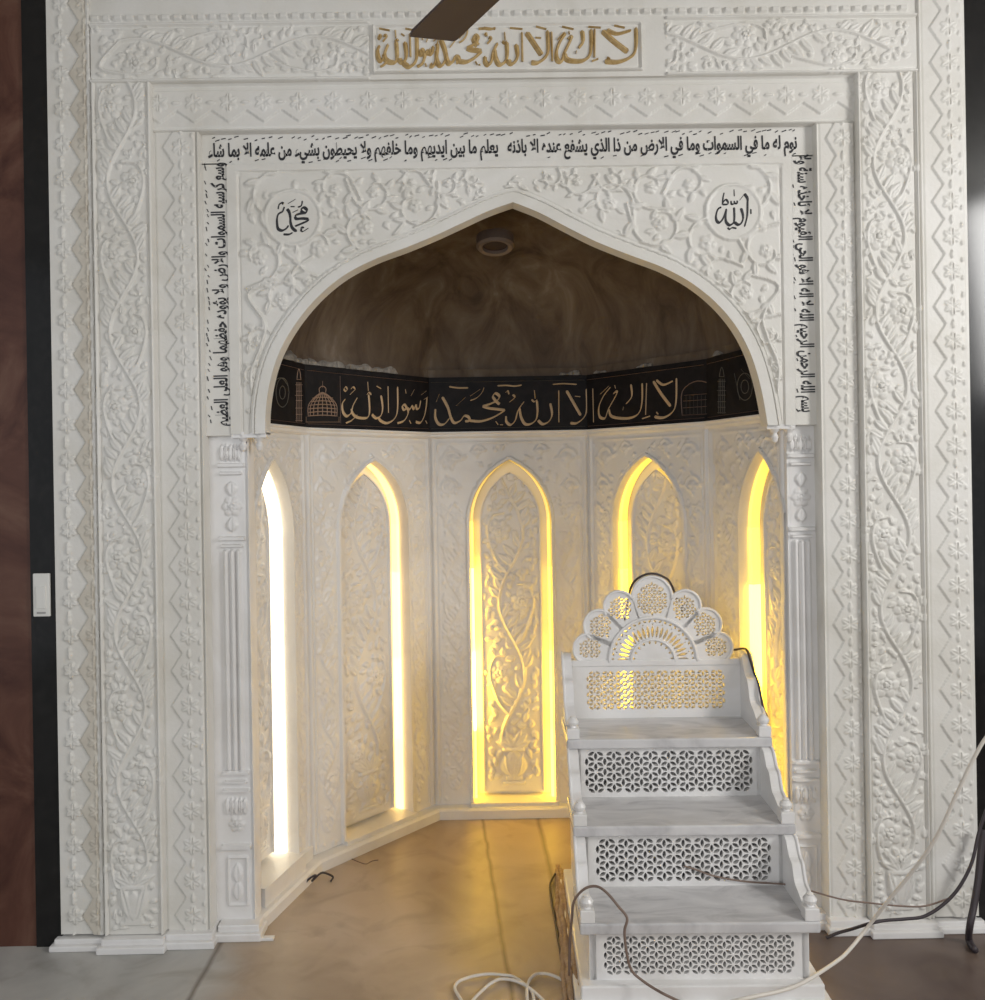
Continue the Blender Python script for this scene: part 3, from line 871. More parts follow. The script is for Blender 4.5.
# jamb pilasters with colonnettes
def jamb(s):
    x0, x1 = (KX(-1.035, YJ), -.915) if s < 0 else (.923, KX(1.006, YJ))
    hf = HF(x1 - x0, ZS - .045, RES); c = hf.w * (.60 if s < 0 else .42)
    for z, w_, t_ in ((1.55, .09, .014), (1.525, .075, .010), (1.30, .09, .014), (1.275, .075, .010), (.50, .09, .014), (.47, .075, .010), (.44, .09, .012), (.245, .10, .016)):
        hf.rect(c - w_ / 2, c + w_ / 2, z, z + t_, .014)
    for q in range(5): hf.leaf(c - .03 + q * .015, 1.57, pi / 2, .06, .008, .012)
    hf.rose(c, 1.415, .035, .010); hf.leaf(c, 1.33, pi / 2, .05, .02, .01); hf.leaf(c, 1.50, -pi / 2, .05, .02, .01)
    for q in (-.022, 0, .022): hf.stroke([(c + q, .52), (c + q, 1.26)], .0085, .014, smooth=0)
    for q in range(5): hf.leaf(c - .03 + q * .015, .42, -pi / 2, .06, .008, .012)
    hf.rose(c, .33, .028, .010)
    # pedestal panel
    for (a, b2, z0, z1) in ((c - .035, c - .028, .05, .22), (c + .028, c + .035, .05, .22), (c - .035, c + .035, .05, .057), (c - .035, c + .035, .213, .22)): hf.rect(a, b2, z0, z1, .007)
    hf.leaf(c, .07, pi / 2, .07, .018, .009); hf.leaf(c, .13, pi / 2, .07, .018, .009)
    hf.rim(.006, .006, 'lr')
    slab('pilaster', x0, x1, .045, ZS, YJ, .16, hf, M['marble_plain'], portal)


jamb(-1); jamb(1)
# plinth blocks
for (a, b2, yf, zt) in ((-1.575, -1.385, .0, .035), (-1.41, -1.185, -.022, .042), (-1.205, -1.03, .0, .045), (-1.045, -.885, .040, .05),
                        (.89, 1.035, .040, .05), (1.01, 1.165, .0, .045), (1.145, 1.382, -.022, .042), (1.35, 1.55, .0, .035)):
    bm = bmesh.new(); add_box(bm, a, b2, yf, YBK, 0, zt * .55, .004); add_box(bm, a + .010, b2 - .010, yf + .016, YBK, zt * .5, zt, .004); bm_obj('plinth', bm, M['marble_plain'], portal)

# ==================================================================== NICHE PANELS
def arch_out(sc, hw, z0, zs, rise, n=26):
    R = (rise * rise + hw * hw) / (2 * hw); pts = []
    nl = 60
    for i in range(nl): pts.append((sc - hw, z0 + (zs - z0) * i / nl))
    a_end = math.asin(min(1, rise / R))
    for i in range(n + 1):
        a = a_end * i / n; pts.append((sc - hw + R - R * cos(a), zs + R * sin(a)))
    return pts + [(2 * sc - x, z) for x, z in reversed(pts[:-1])]


SPR, RISE, ZTOP = 1.34, .285, 1.735
WARM = (1.0, .64, .20); GOLD = (1.0, .60, .035); PALE = (1.0, .88, .66)
FAC = [  # facet, centre, half width, recess depth, LED strengths: (colour, [left leg segments low->high], crown left, crown right, [right leg segments low->high])
    (0, .232, .138, .10, (PALE, [.5, .4, .4, .4], .5, 3.2, [2.6, 2.6, 2.6, 2.6]), 'first arched marble niche panel from the left, its right reveal glowing white', 21),
    (1, .360, .188, .095, (WARM, [1.6, 1.4, 1.4, 1.4], 1.4, 1.8, [3.2, 3.6, 3.0, 2.0]), 'second arched marble niche panel from the left, lit along its right edge', 22),
    (2, .366, .188, .095, (GOLD, [9, 44, 18, 2.4], .8, .8, [9, 7, 2.8, 1.2]), 'middle arched marble niche panel with a carved vase, glowing golden on both edges', 23),
    (3, .334, .188, .095, (GOLD, [8, 7, 4.5, 2.4], 1.3, 2.2, [5, 5, 3, 2.4]), 'fourth arched marble niche panel from the left, rising behind the pulpit crest', 24),
    (4, .352, .140, .10, (GOLD, [12, 9, 14, 2.6], 1.3, .8, [18, 8, 3, .8]), 'rightmost arched marble niche panel, beside the right jamb with a golden strip', 25)]
led_cache = {}


def led_mat(col, s):
    k = (col, s)
    if k not in led_cache: led_cache[k] = led('led_strip_glow', col, s)
    return led_cache[k]


def niche_panel(i, sc, hw, dep, leds, label, seed):
    ZB0 = .10 if i == 0 else .05
    A, B = NV[i], NV[i + 1]; L = hypot(B[0] - A[0], B[1] - A[1]); t = ((B[0] - A[0]) / L, (B[1] - A[1]) / L); nn = (-t[1], t[0])
    def Wd(s, z, d): return (A[0] + t[0] * s + nn[0] * d, A[1] + t[1] * s + nn[1] * d, z)
    root = empty('niche_panel', label, 'wall panel', (0, 0, 0), group='arched panels lining the prayer niche')
    # surround with carved margins
    hf = HF(L, ZTOP, .0045); H = .007
    for sd in (0, 1):
        xm = (sc - hw) / 2 + .012 if sd == 0 else (sc + hw + L) / 2 - .012; wd = (sc - hw if sd == 0 else L - sc - hw) * .62
        if wd > .03: vine(hf, xm, .12, 1.3, wd, .26, ph=.1 * sd, h=H, sc=.62, seed=seed * 3 + sd, flip=1 - 2 * sd)
        for (cx, cz, R) in ((.085, 1.50, .042), (.10, 1.63, .048), (.22, 1.665, .03), (.055, 1.39, .026)):
            x = cx if sd == 0 else L - cx
            pts = [(x + cos(k * .5 * (1 - 2 * sd)) * R * (1 - .05 * k), cz + sin(k * .5) * R * (1 - .05 * k)) for k in range(13)]
            hf.stroke(pts, .005, H, .003, 2); hf.rose(x, cz, R * .5, H * 1.1, 6)
            for k in range(0, 13, 3): hf.leaf(*pts[k], k * .5 + .6, R * .6, R * .16, H * .9)
        xe = .016 if sd == 0 else L - .016
        hf.stroke([(xe, .06), (xe, ZTOP)], .009, .010, smooth=0)
        xe = .036 if sd == 0 else L - .036
        hf.stroke([(xe, .06), (xe, ZTOP - .03)], .0035, .005, smooth=0)
    hf.stroke([(.036, ZTOP - .03), (L - .036, ZTOP - .03)], .0035, .005, smooth=0)
    fill(hf, 200, .028, .007, H * .85, seed + 90, .04)
    pts = arch_out(sc, hw, ZB0, SPR, RISE); I = np.array(pts); O = []
    for (x, z) in pts:
        if z <= SPR: O.append((0 if x < sc else L, z))
        else:
            dx, dz = x - sc, z - SPR; ks = [(ZTOP - SPR) / dz]
            if dx > 1e-6: ks.append((L - sc) / dx)
            if dx < -1e-6: ks.append(-sc / dx)
            k = min(ks); O.append((sc + dx * k, SPR + dz * k))
    # corners of the rectangle
    O = np.array(O)
    for cx_ in (0, L):
        j = np.argmin(np.hypot(O[:, 0] - cx_, O[:, 1] - ZTOP)); O[j] = (cx_, ZTOP)
    # densify along
    kk = 4; idx = np.linspace(0, len(I) - 1, (len(I) - 1) * kk + 1); f = idx - np.floor(idx); a = np.floor(idx).astype(int); b = np.minimum(a + 1, len(I) - 1)
    I = I[a] * (1 - f[:, None]) + I[b] * f[:, None]; O = O[a] * (1 - f[:, None]) + O[b] * f[:, None]
    nv = 44; tt_ = np.linspace(0, 1, nv)[:, None]
    S = I[None, :, 0] * (1 - tt_) + O[None, :, 0] * tt_; Z = I[None, :, 1] * (1 - tt_) + O[None, :, 1] * tt_
    dist = np.hypot(S - I[None, :, 0], Z - I[None, :, 1])
    hh = hf.sample(S, Z); hh = np.where(dist < .014, .008, hh); hh = np.where((dist >= .014) & (dist < .020), -.001, hh)
    S = np.vstack([S[:1], S]); Z = np.vstack([Z[:1], Z]); D = np.vstack([np.full((1, S.shape[1]), dep), -hh])
    X = A[0] + t[0] * S + nn[0] * D; Y = A[1] + t[1] * S + nn[1] * D
    grid_mesh('arched_surround', X, Y, Z, M['niche_marble'], root, flip=True)
    # recess back
    vb = [Wd(x, z, dep) for x, z in pts]; ctr = Wd(sc, .8, dep); n = len(vb)
    py_obj('recess_back', vb + [ctr], [(k, (k + 1) % n, n) for k in range(n)], M['niche_marble'], root)
    # carved relief panel
    hwi = hw - .046; zi0 = ZB0 + .03; rise2 = RISE - .055
    R2 = (rise2 ** 2 + hwi ** 2) / (2 * hwi)
    hf2 = HF(2 * hwi, 1.62, .0036); c = hwi; H = .013
    for z, w_ in ((.03, .05), (.05, .035)): hf2.rect(c - w_, c + w_, z, z + .016, .009)
    hf2.leaf(c, .06, pi / 2, .13, .062, .012, rib=False, pw=.85)
    for q in (-.5, -.25, 0, .25, .5): hf2.leaf(c + q * .03, .065, pi / 2 - q * .5, .115, .010, .018)
    hf2.rect(c - .05, c + .05, .185, .20, .015)
    for q in (-1.2, -.8, -.4, .4, .8, 1.2): hf2.leaf(c, .20, pi / 2 + q, .09, .017, H)
    vine(hf2, c, .22, 1.24, 2 * hwi * .92, .66, ph=.05 * seed, h=H, sc=1.35, seed=seed, amp=.22, flip=1 if seed % 2 else -1)
    fill(hf2, 150, .044, .0115, H * .85, seed + 50, .012, (.012, 2 * hwi - .012, .03, 1.55))
    rows = 400; Zr = np.concatenate([np.linspace(zi0, SPR, 320), SPR + (rise2) * np.sin(np.linspace(0, pi / 2, 81))[1:]])
    def half(z):
        if z <= SPR: return hwi
        return max(R2 and (sqrt(max(R2 * R2 - (z - SPR) ** 2, 0)) - (R2 - hwi)), .0005)
    HW = np.array([half(z) for z in Zr]); v = np.linspace(-1, 1, 78)
    S = sc + HW[:, None] * v[None, :]; Z = np.repeat(Zr[:, None], 78, 1)
    hh = hf2.sample(S - sc + hwi, Z - zi0)
    eg = (1 - np.abs(v))[None, :] * HW[:, None]; hh = np.where((eg < .009), .008, hh); hh = np.where((eg >= .009) & (eg < .013), 0, hh)
    D = dep - .022 - hh; D = np.pad(D, 1, constant_values=dep); S = np.pad(S, 1, mode='edge'); Z = np.pad(Z, 1, mode='edge')
    X = A[0] + t[0] * S + nn[0] * D; Y = A[1] + t[1] * S + nn[1] * D
    grid_mesh('carved_relief', X, Y, Z, M['niche_marble'], root)
    # LED strips hidden along the reveal
    col, left, cl, cr, right = leds
    full = arch_out(sc, hw - .004, ZB0, SPR, RISE - .004); n = len(full)
    d0, d1 = (.042 if i == 0 else .050, dep - .004)
    if i in (2, 3, 4): d0, d1 = .034, .076
    def strip(a, b_, s):
        pp = full[a:b_ + 1]; V = []; Fc = []
        for (x, z) in pp:
            ix_ = sc + (x - sc) * (1 - .012 / hw)
            V += [Wd(x, z, d0), Wd(x, z, d1), Wd(ix_, z, d1), Wd(ix_, z, d0 + .006)]
        for k in range(len(pp) - 1):
            q = 4 * k
            for e in range(4): Fc.append((q + e, q + (e + 1) % 4, q + 4 + (e + 1) % 4, q + 4 + e))
        Fc.append((0, 1, 2, 3)); Fc.append((4 * len(pp) - 1, 4 * len(pp) - 2, 4 * len(pp) - 3, 4 * len(pp) - 4))
        py_obj('led_strip', V, Fc, led_mat(col, s), root)
    cuts = [0, 15, 32, 50, 60]
    for k in range(4): strip(cuts[k], cuts[k + 1], left[k])
    strip(60, 86, cl); strip(86, n - 1 - 60, cr)
    for k in range(4): strip(n - 1 - cuts[k + 1], n - 1 - cuts[k], right[k])
    # sill
    cs = [Wd(sc - hw - .012, ZB0 - .0, -.03), Wd(sc + hw + .012, ZB0, -.03), Wd(sc + hw + .012, ZB0, dep), Wd(sc - hw - .012, ZB0, dep)]
    vs = [(p[0], p[1], .02) for p in cs] + [(p[0], p[1], ZB0 + .012) for p in cs]
    py_obj('sill', vs, [(0, 3, 2, 1), (4, 5, 6, 7), (0, 1, 5, 4), (1, 2, 6, 5), (2, 3, 7, 6), (3, 0, 4, 7)], M['niche_marble'], root)
    return root


for a in FAC: niche_panel(*a)
loft('baseboard_niche', [(-.10, 0), (.055, 0), (.055, .038), (.045, .046), (.0, .048), (-.10, .048)], M['niche_marble'], kind='structure')
loft('baseboard_left', [(-.10, .04), (.012, .04), (.012, .094), (.0, .102), (-.10, .102)], M['niche_marble'], kind='structure', seg=0)
loft('trim_3', [(-.06, 1.725), (.006, 1.725), (.016, 1.734), (.016, 1.742), (.024, 1.748), (.024, 1.754), (-.06, 1.754)], M['niche_marble'], kind='structure')
loft('wall_niche', [(-.11, 1.75), (.0, 1.75), (.0, 2.04), (-.11, 2.04)], M['plaster'], kind='structure')

# ==================================================================== BLACK CALLIGRAPHY BAND
band = empty('calligraphy_band', 'black frieze with gold calligraphy running round the niche below the dome', 'banner', (0, 0, 1.754))
BZ0, BZ1 = 1.756, 2.004


def facet_frame(i, off=.012):
    A, B = NV[i], NV[i + 1]; L = hypot(B[0] - A[0], B[1] - A[1]); t = ((B[0] - A[0]) / L, (B[1] - A[1]) / L); nn = (-t[1], t[0])
    def place(s, z, h): return (A[0] + t[0] * s - nn[0] * (off + h), A[1] + t[1] * s - nn[1] * (off + h), z - band.location.z)
    def unproj(x, y):
        d = ray(x, y); k = ((A[0] - CAM[0] - nn[0] * off) * nn[0] + (A[1] - CAM[1] - nn[1] * off) * nn[1]) / (d[0] * nn[0] + d[1] * nn[1])
        p = [CAM[j] + d[j] * k for j in range(3)]; return ((p[0] - A[0]) * t[0] + (p[1] - A[1]) * t[1], p[2])
    return place, unproj, L


bpanels = []
for i in range(5):
    o = loft('band_panel', [(.0, BZ0), (.010, BZ0), (.010, BZ1), (.0, BZ1)], M['black_band'], band, seg=i)
    for v in o.data.vertices: v.co.z -= band.location.z
    bpanels.append(o)
    pl_, un, L = facet_frame(i, .0105)
    pen('gold_piping', [[(0.012, BZ1 - .022), (L - .012, BZ1 - .022)], [(0.012, BZ0 + .014), (L - .012, BZ0 + .014)]], lambda x, y: (x, y), pl_, .0032, M['dim_thread'] if i != 2 else M['grey_thread'], o, thin=1)


def zoomf(ox, oy, k, un): return lambda x, y: un(ox + x / k, oy + y / k)


pl_, un, L = facet_frame(1, .0105); pen('gold_lettering', BAND_L, zoomf(280, 360, 6.156, un), pl_, .0138, M['gold_thread'], bpanels[1])
pen('divider_line', [[(370, 100), (374, 390)]], zoomf(280, 360, 6.156, un), pl_, .005, M['dim_thread'], bpanels[1], thin=1)


def dome_motif(un, pl_, cx, cy, R, par, mt_, k, ox, oy):
    st = []
    for q in range(-4, 5):
        st.append([(cx + R * sin(q * .32) * 1.0, cy), (cx + R * sin(q * .30), cy - R * .75), (cx + R * .45 * sin(q * .3), cy - R * 1.35), (cx, cy - R * 1.6)])
    for j in range(6):
        y = cy - j * R * .24; w_ = R * sqrt(max(0, 1 - (j / 7.) ** 2)); st.append([(cx - w_, y), (cx, y - 6), (cx + w_, y)])
    st += [[(cx - R * .2, cy - R * 1.55), (cx - R * .22, cy - R * 1.85), (cx, cy - R * 2.0), (cx + R * .22, cy - R * 1.85), (cx + R * .2, cy - R * 1.55)], [(cx, cy - R * 1.9), (cx, cy - R * 2.35)]]
    st += [[(cx - R * 1.15, cy + R * .4), (cx + R * 1.15, cy + R * .4)], [(cx - R * 1.1, cy + 4), (cx - R * 1.1, cy + R * .4)], [(cx + R * 1.1, cy + 4), (cx + R * 1.1, cy + R * .4)]]
    o = pen('dome_motif', st, zoomf(ox, oy, k, un), pl_, .0042, mt_, par, thin=.9, smooth=4)


def minaret_motif(un, pl_, cx, y0, y1, par, mt_, k, ox, oy):
    st = []; h = y1 - y0
    for a in (-16, -6, 6, 16): st.append([(cx + a, y1), (cx + a * .8, y0 + h * .25)])
    for f, w_ in ((.98, 22), (.86, 20), (.74, 22), (.6, 20), (.5, 24), (.42, 18), (.3, 22), (.2, 14)): st.append([(cx - w_, y0 + h * f), (cx + w_, y0 + h * f)])
    st.append([(cx - 12, y0 + h * .2), (cx - 8, y0 + h * .08), (cx, y0), (cx + 8, y0 + h * .08), (cx + 12, y0 + h * .2)])
    pen('minaret_motif', st, zoomf(ox, oy, k, un), pl_, .0042, mt_, par, thin=.9, smooth=3)


dome_motif(un, pl_, 262, 345, 92, bpanels[1], M['motif_thread'], 6.156, 280, 360)
pl0, un0, L0 = facet_frame(0, .0105)
minaret_motif(un0, pl0, 116, 55, 380, bpanels[0], M['motif_thread'], 6.156, 280, 360)
pl2, un2, L2 = facet_frame(2, .0105); pen('gold_lettering', BAND_M, zoomf(425, 365, 5.794, un2), pl2, .0138, M['gold_thread'], bpanels[2])
pl3, un3, L3 = facet_frame(3, .0105); pen('gold_lettering', BAND_R, zoomf(580, 350, 5.184, un3), pl3, .0138, M['gold_thread'], bpanels[3])
ok = [[(530, 340), (530, 215), (610, 160), (690, 200), (690, 340)], [(540, 235), (685, 225)], [(535, 265), (685, 255)], [(535, 300), (688, 290)], [(530, 338), (690, 330)]] + [[(x, 235), (x, 335)] for x in range(550, 690, 20)]
pen('dome_motif', ok[:5], zoomf(580, 350, 5.184, un3), pl3, .0045, M['dim_thread'], bpanels[3], thin=.9, smooth=4)
pen('dome_motif', ok[5:], zoomf(580, 350, 5.184, un3), pl3, .003, M['grey_thread'], bpanels[3], thin=.9, smooth=4)
pl4, un4, L4 = facet_frame(4, .0105)
minaret_motif(un4, pl4, 735, 90, 330, bpanels[4], M['grey_thread'], 5.184, 580, 350)
ring = lambda cx, cy, a, b_: [(cx + a * cos(k * pi / 4), cy + b_ * sin(k * pi / 4)) for k in range(9)]
pen('floral_motif', [ring(855, 190, 40, 70), ring(855, 190, 20, 35), [(835, 100), (880, 150)], [(800, 120), (830, 260)]], zoomf(580, 350, 5.184, un4), pl4, .004, M['grey_thread'], bpanels[4], thin=.8)
pen('floral_motif', [ring(15, 200, 40, 90), ring(15, 200, 18, 40), [(-40, 130), (10, 110), (50, 160)]], zoomf(280, 360, 6.156, un0), pl0, .004, M['grey_thread'], bpanels[0], thin=.8)

# loose plaster along the top of the band
def plaster_bits(i, s0, s1, hmax, label, seed):
    rnd = random.Random(seed); pl_, un, L = facet_frame(i, -.004); n = max(8, int((s1 - s0) / .008)); V = []; Fc = []
    hs = [.62 * hmax * (.35 + .65 * abs(sin(k * .17 + seed) * .7 + .3 * sin(k * .53)) * rnd.uniform(.85, 1)) for k in range(n + 1)]; hs[0] = hs[-1] = .003
    zz = -band.location.z
    for k in range(n + 1):
        s = s0 + (s1 - s0) * k / n; d = .022 * rnd.uniform(.5, 1)
        for (dz, dh) in ((.0, 0), (.0, d), (hs[k] * .6, d * rnd.uniform(.6, 1.1)), (hs[k], .006), (hs[k], 0)):
            p = pl_(s, 2.006 + dz, dh); V.append((p[0], p[1], p[2] - zz))
        if k:
            b = 5 * k
            for e in range(4): Fc.append((b - 5 + e, b - 4 + e, b + 1 + e, b + e))
    o = py_obj('plaster_residue', V, Fc, M['pale_plaster']); return tag(o, label, 'plaster', 'loose plaster remnants above the black band')


plaster_bits(1, .02, .50, .055, 'longest ragged ridge of pale loose plaster on the black band, left side of the niche', 2)
plaster_bits(0, .30, .56, .07, 'pale torn plaster on the band beside the left arch edge', 3)
plaster_bits(3, .05, .12, .035, 'small pale plaster lump on the band above the word right of the middle', 5)
plaster_bits(3, .30, .38, .04, 'pale plaster lump on the band, above the gold letters on the right', 6)
plaster_bits(4, .05, .12, .04, 'pale plaster lump on the band closest to the right arch edge', 8)
plaster_bits(2, .60, .70, .04, 'pale plaster lump on the band just right of the niche centre', 9)

# ==================================================================== PULPIT (minbar)
d1 = ray(701, 926); kk = 2.43 / cos(0); ctr = (CAM[0] + d1[0] * 2.43, -.36)
MR = radians(-1.2)
mb = empty('marble_pulpit', 'white marble stepped pulpit with pierced lattice risers and scalloped crest', 'pulpit', (ctr[0], -.36, 0), MR)
Mw, Mt = M['marble_plain'], M['marble_tread']


def pierced(name, outline, holes, th, loc, parent, mt_=None):
    """flat stone panel in the x-z plane with real leaf-shaped openings"""
    pts = []; faces = []
    for poly in [outline] + holes:
        b = len(pts); q = []
        if sum(poly[k - 1][0] * poly[k][1] - poly[k][0] * poly[k - 1][1] for k in range(len(poly))) < 0: poly = poly[::-1]
        for p in poly:
            if not q or hypot(p[0] - q[-1][0], p[1] - q[-1][1]) > 1e-5: q.append(p)
        if hypot(q[0][0] - q[-1][0], q[0][1] - q[-1][1]) < 1e-5: q.pop()
        pts += [Vector(p) for p in q]; faces.append(list(range(b, b + len(q))))
    edges = [(f[k - 1], f[k]) for f in faces for k in range(len(f))]; owner = [q for q, f in enumerate(faces) for _ in f]
    V2, _, F2, OV, _, _ = delaunay_2d_cdt(pts, edges, [], 0, 1e-6)
    own = [owner[o[0]] if len(o) else -1 for o in OV]; OL = [pts[k] for k in faces[0]]
    def keep(f):
        a = own[f[0]]
        if a > 0 and all(own[k] == a for k in f): return False
        cx = sum(V2[k].x for k in f) / 3; cy = sum(V2[k].y for k in f) / 3; c = False
        for k in range(len(OL)):
            p, q = OL[k - 1], OL[k]
            if (p.y > cy) != (q.y > cy) and cx < (q.x - p.x) * (cy - p.y) / (q.y - p.y) + p.x: c = not c
        return c
    tri = [f for f in F2 if keep(f)]
    n = len(V2); V = [(v.x + loc[0], loc[1] - th / 2, v.y + loc[2]) for v in V2] + [(v.x + loc[0], loc[1] + th / 2, v.y + loc[2]) for v in V2]
    Fc = [tuple(f) for f in tri] + [tuple(i + n for i in reversed(f)) for f in tri]; cnt = {}
    for f in tri:
        for k in range(len(f)):
            e = (f[k], f[(k + 1) % len(f)]); cnt[e] = 1
    for (a, b) in cnt:
        if (b, a) not in cnt: Fc.append((b, a, a + n, b + n))
    o = py_obj(name, V, Fc, mt_ or Mw, parent)
    return o


def leafpoly(x, z, ang, L, wd):
    out = []
    for k in range(12):
        a = 2 * pi * k / 12; u = cos(a) * L / 2; v = sin(a) * abs(sin(a)) ** .35 * wd * (1 if True else 0)
        out.append((x + u * cos(ang) - v * sin(ang), z + u * sin(ang) + v * cos(ang)))
    return out


def lattice(x0, x1, z0, z1, a, inside=None, ls=.66, ws=.17):
    """six-petal net: one leaf opening on every edge of a triangular lattice"""
    H = []; cxx = (x0 + x1) / 2; dx = a * .8660254; n = int((x1 - x0) / dx / 2) + 2
    for i in range(-n, n + 1):
        for j in range(-8, 9):
            vx = cxx + i * dx; vz = (z0 + z1) / 2 + j * a + (a / 2 if i % 2 else 0)
            for ang in (pi / 2, pi / 6, -pi / 6):
                px, pz = vx + cos(ang) * a / 2, vz + sin(ang) * a / 2; mx_ = .33 * a * abs(cos(ang)) + .06 * a; mz_ = .33 * a * abs(sin(ang)) + .02 * a
                if x0 + mx_ < px < x1 - mx_ and z0 + mz_ < pz < z1 - mz_ and (inside is None or inside(px, pz)):
                    H.append(leafpoly(px, pz, ang, a * ls, a * ws))
    return H


rect = lambda x0, x1, z0, z1: [(x0, z0), (x1, z0), (x1, z1), (x0, z1)]
BH = .315; YB = .69
steps = [(0.0, .085, .225), (.20, .258, .422), (.42, .455, .624)]
bm = bmesh.new(); add_box(bm, -.362, .368, -.055, YB + .015, 0, .045, .006); add_box(bm, -.345, .350, -.032, YB + .01, .04, .085, .005); bm_obj('base', bm, Mw, mb)
for (y, z0, z1) in steps:
    H = lattice(-.288, .288, z0 + .014, z1 - .014, (z1 - z0 - .026) / 4.02, None, .68, .165)
    pierced('pierced_riser', rect(-BH, BH, z0, z1), H, .016, (0, y + .008, 0), mb)
for (yf, yb_, z) in ((-.022, .215, .225), (.178, .435, .422), (.398, YB, .624)):
    bm = bmesh.new(); add_box(bm, -.345, .345, yf, yb_, z, z + .033, .006, 3); bm_obj('tread', bm, Mt, mb)
for s in (-1, 1):
    prof = [(0.0, .085), (0.0, .225), (.20, .225), (.20, .422), (.42, .422), (.42, .624), (YB, .624), (YB, .085)]
    x0, x1 = (s * .317, s * .297); V = [(x0, y, z) for y, z in prof] + [(x1, y, z) for y, z in prof]; n = 8
    py_obj('side_panel', V, [tuple(range(8)), tuple(range(8, 16))[::-1]] + [(k, k + 8, (k + 1) % 8 + 8, (k + 1) % 8) for k in range(8)], Mw, mb)
box('back_panel', -.297, .297, YB - .02, YB, .085, .624, Mw, mb)
# seat back: pierced panel, crest with lobes
YS = YB - .03
pierced('backrest_panel', rect(-.312, .312, .657, .865), lattice(-.262, .262, .687, .830, .0286, None, .66, .17), .022, (0, YS, 0), mb)
ZC = .862


def crest():
    XC = -.008
    CS = .945
    q = 1 / 1502.
    # fan: half disc pierced with rays
    H = []
    R = .172
    out = [(R * cos(pi * k / 40), ZC + R * sin(pi * k / 40)) for k in range(41)]
    for k in range(21):
        a = pi * (k + .5) / 21; x, z = .115 * cos(a), ZC + .115 * sin(a); H.append(leafpoly(x, z, a, .046, .0058))
    for k in range(24):
        a = pi * (k + .5) / 24; H.append(leafpoly(.156 * cos(a), ZC + .156 * sin(a), a + (.9 if k % 2 else -.9), .0135, .0040))
        if k % 2: H.append(leafpoly(.1445 * cos(a + .065), ZC + .1445 * sin(a + .065), a, .006, .0026))
    for k in range(10):
        a = pi * (k + .5) / 10; H.append(leafpoly(.074 * cos(a), ZC + .074 * sin(a), a, .012, .0042))
    sc_ = lambda P: [(x * CS, ZC + (z - ZC) * CS) for x, z in P]
    out = sc_(out); H = [sc_(h_) for h_ in H]
    f = pierced('crest_fan', out, H, .022, (XC, YS, 0), mb)
    for rr, th in ((.170, .006), (.085, .005)):
        rr *= CS; pts = [(XC + rr * cos(pi * k / 40), YS - .012, ZC + rr * sin(pi * k / 40)) for k in range(41)]
        tube('fan_moulding', pts, th, Mw, f, 8, 0)
    lobes = [(0, .243, .078, .086, 0)]
    for sgn in (-1, 1):
        lobes += [(sgn * .126, .212, .060, .062, -sgn * .45), (sgn * .205, .142, .060, .060, -sgn * .9), (sgn * .247, .052, .058, .060, -sgn * 1.3)]
    for (cx, cz, rx, rz, rot) in lobes:
        # rounded outer edge, narrowing towards the fan centre
        ol = []; ux, uz = cx, cz; Ln = hypot(ux, uz) or 1; ux, uz = ux / Ln, uz / Ln; tx, tz = -uz, ux
        for k in range(33):
            a = -pi * .5 + pi * k / 32
            ol.append((cx + ux * cos(a) * rz + tx * sin(a) * rx, cz + uz * cos(a) * rz + tz * sin(a) * rx))
        iw = rx * .72; rin = .166
        ol += [(ux * rin + tx * iw, uz * rin + tz * iw), (ux * rin - tx * iw, uz * rin - tz * iw)]
        ol = [(x, max(z, .0) + ZC) for x, z in ol]
        ins = lambda x, z, cx=cx, cz=cz, ux=ux, uz=uz, tx=tx, tz=tz, rx=rx, rz=rz: ((((x - cx) * tx + (z - ZC - cz) * tz) / (rx * .76)) ** 2 + (((x - cx) * ux + (z - ZC - cz) * uz + .006) / (rz * .76)) ** 2 < 1) and z > ZC + .018 and hypot(x, z - ZC) > .184
        Hh = lattice(cx - rx, cx + rx, ZC + cz - rz, ZC + cz + rz, .0235, ins, .64, .17)
        ol = sc_(ol); Hh = [sc_(h_) for h_ in Hh]
        p = pierced('crest_lobe', ol, Hh, .020, (XC, YS, 0), mb)
        edge = [(XC + x, YS - .011, z) for x, z in ol[:33]]
        tube('lobe_moulding', edge, .0055, Mw, p, 8, 0)


crest()
box('crest_rail', -.306, .306, YS - .016, YS + .014, .846, .870, Mw, mb, bev=.004)


# side wings: S-curved cheeks at each step with a small knob at the front corner
def wing(s, yf, yr, z, zt, nm='side_wing'):
    P = [(yr, z), (yr, zt), (yr - .015, zt), (yr - (yr - yf) * .22, zt - (zt - z) * .06), (yr - (yr - yf) * .36, zt - (zt - z) * .28), (yr - (yr - yf) * .50, zt - (zt - z) * .36), (yr - (yr - yf) * .62, zt - (zt - z) * .62), (yr - (yr - yf) * .80, z + (zt - z) * .28), (yf, z + (zt - z) * .16), (yf, z)]
    top = catmull([(a, b, 0) for a, b in P[1:-1]], 5); poly = [(P[0][0], P[0][1])] + [(v.x, v.y) for v in top] + [P[-1]]
    n = len(poly); xa, xb = s * .338, s * .308
    bm = bmesh.new(); va = [bm.verts.new((xa, y, q)) for y, q in poly]; vb_ = [bm.verts.new((xb, y, q)) for y, q in poly]
    bm.faces.new(va); bm.faces.new(vb_[::-1])
    for k in range(n): bm.faces.new((va[k], vb_[k], vb_[(k + 1) % n], va[(k + 1) % n]))
    bmesh.ops.recalc_face_normals(bm, faces=bm.faces)
    w_ = bm_obj(nm, bm, Mw, mb)
    tube('wing_moulding', [((s * .341), v.x, v.y) for v in top], .0055, Mw, w_, 8, 0); 
    return w_


KN = [(.0225, 0), (.0225, .036), (.013, .039), (.011, .046), (.019, .054), (.021, .066), (.015, .078), (.010, .082), (.011, .088), (.001, .094)]


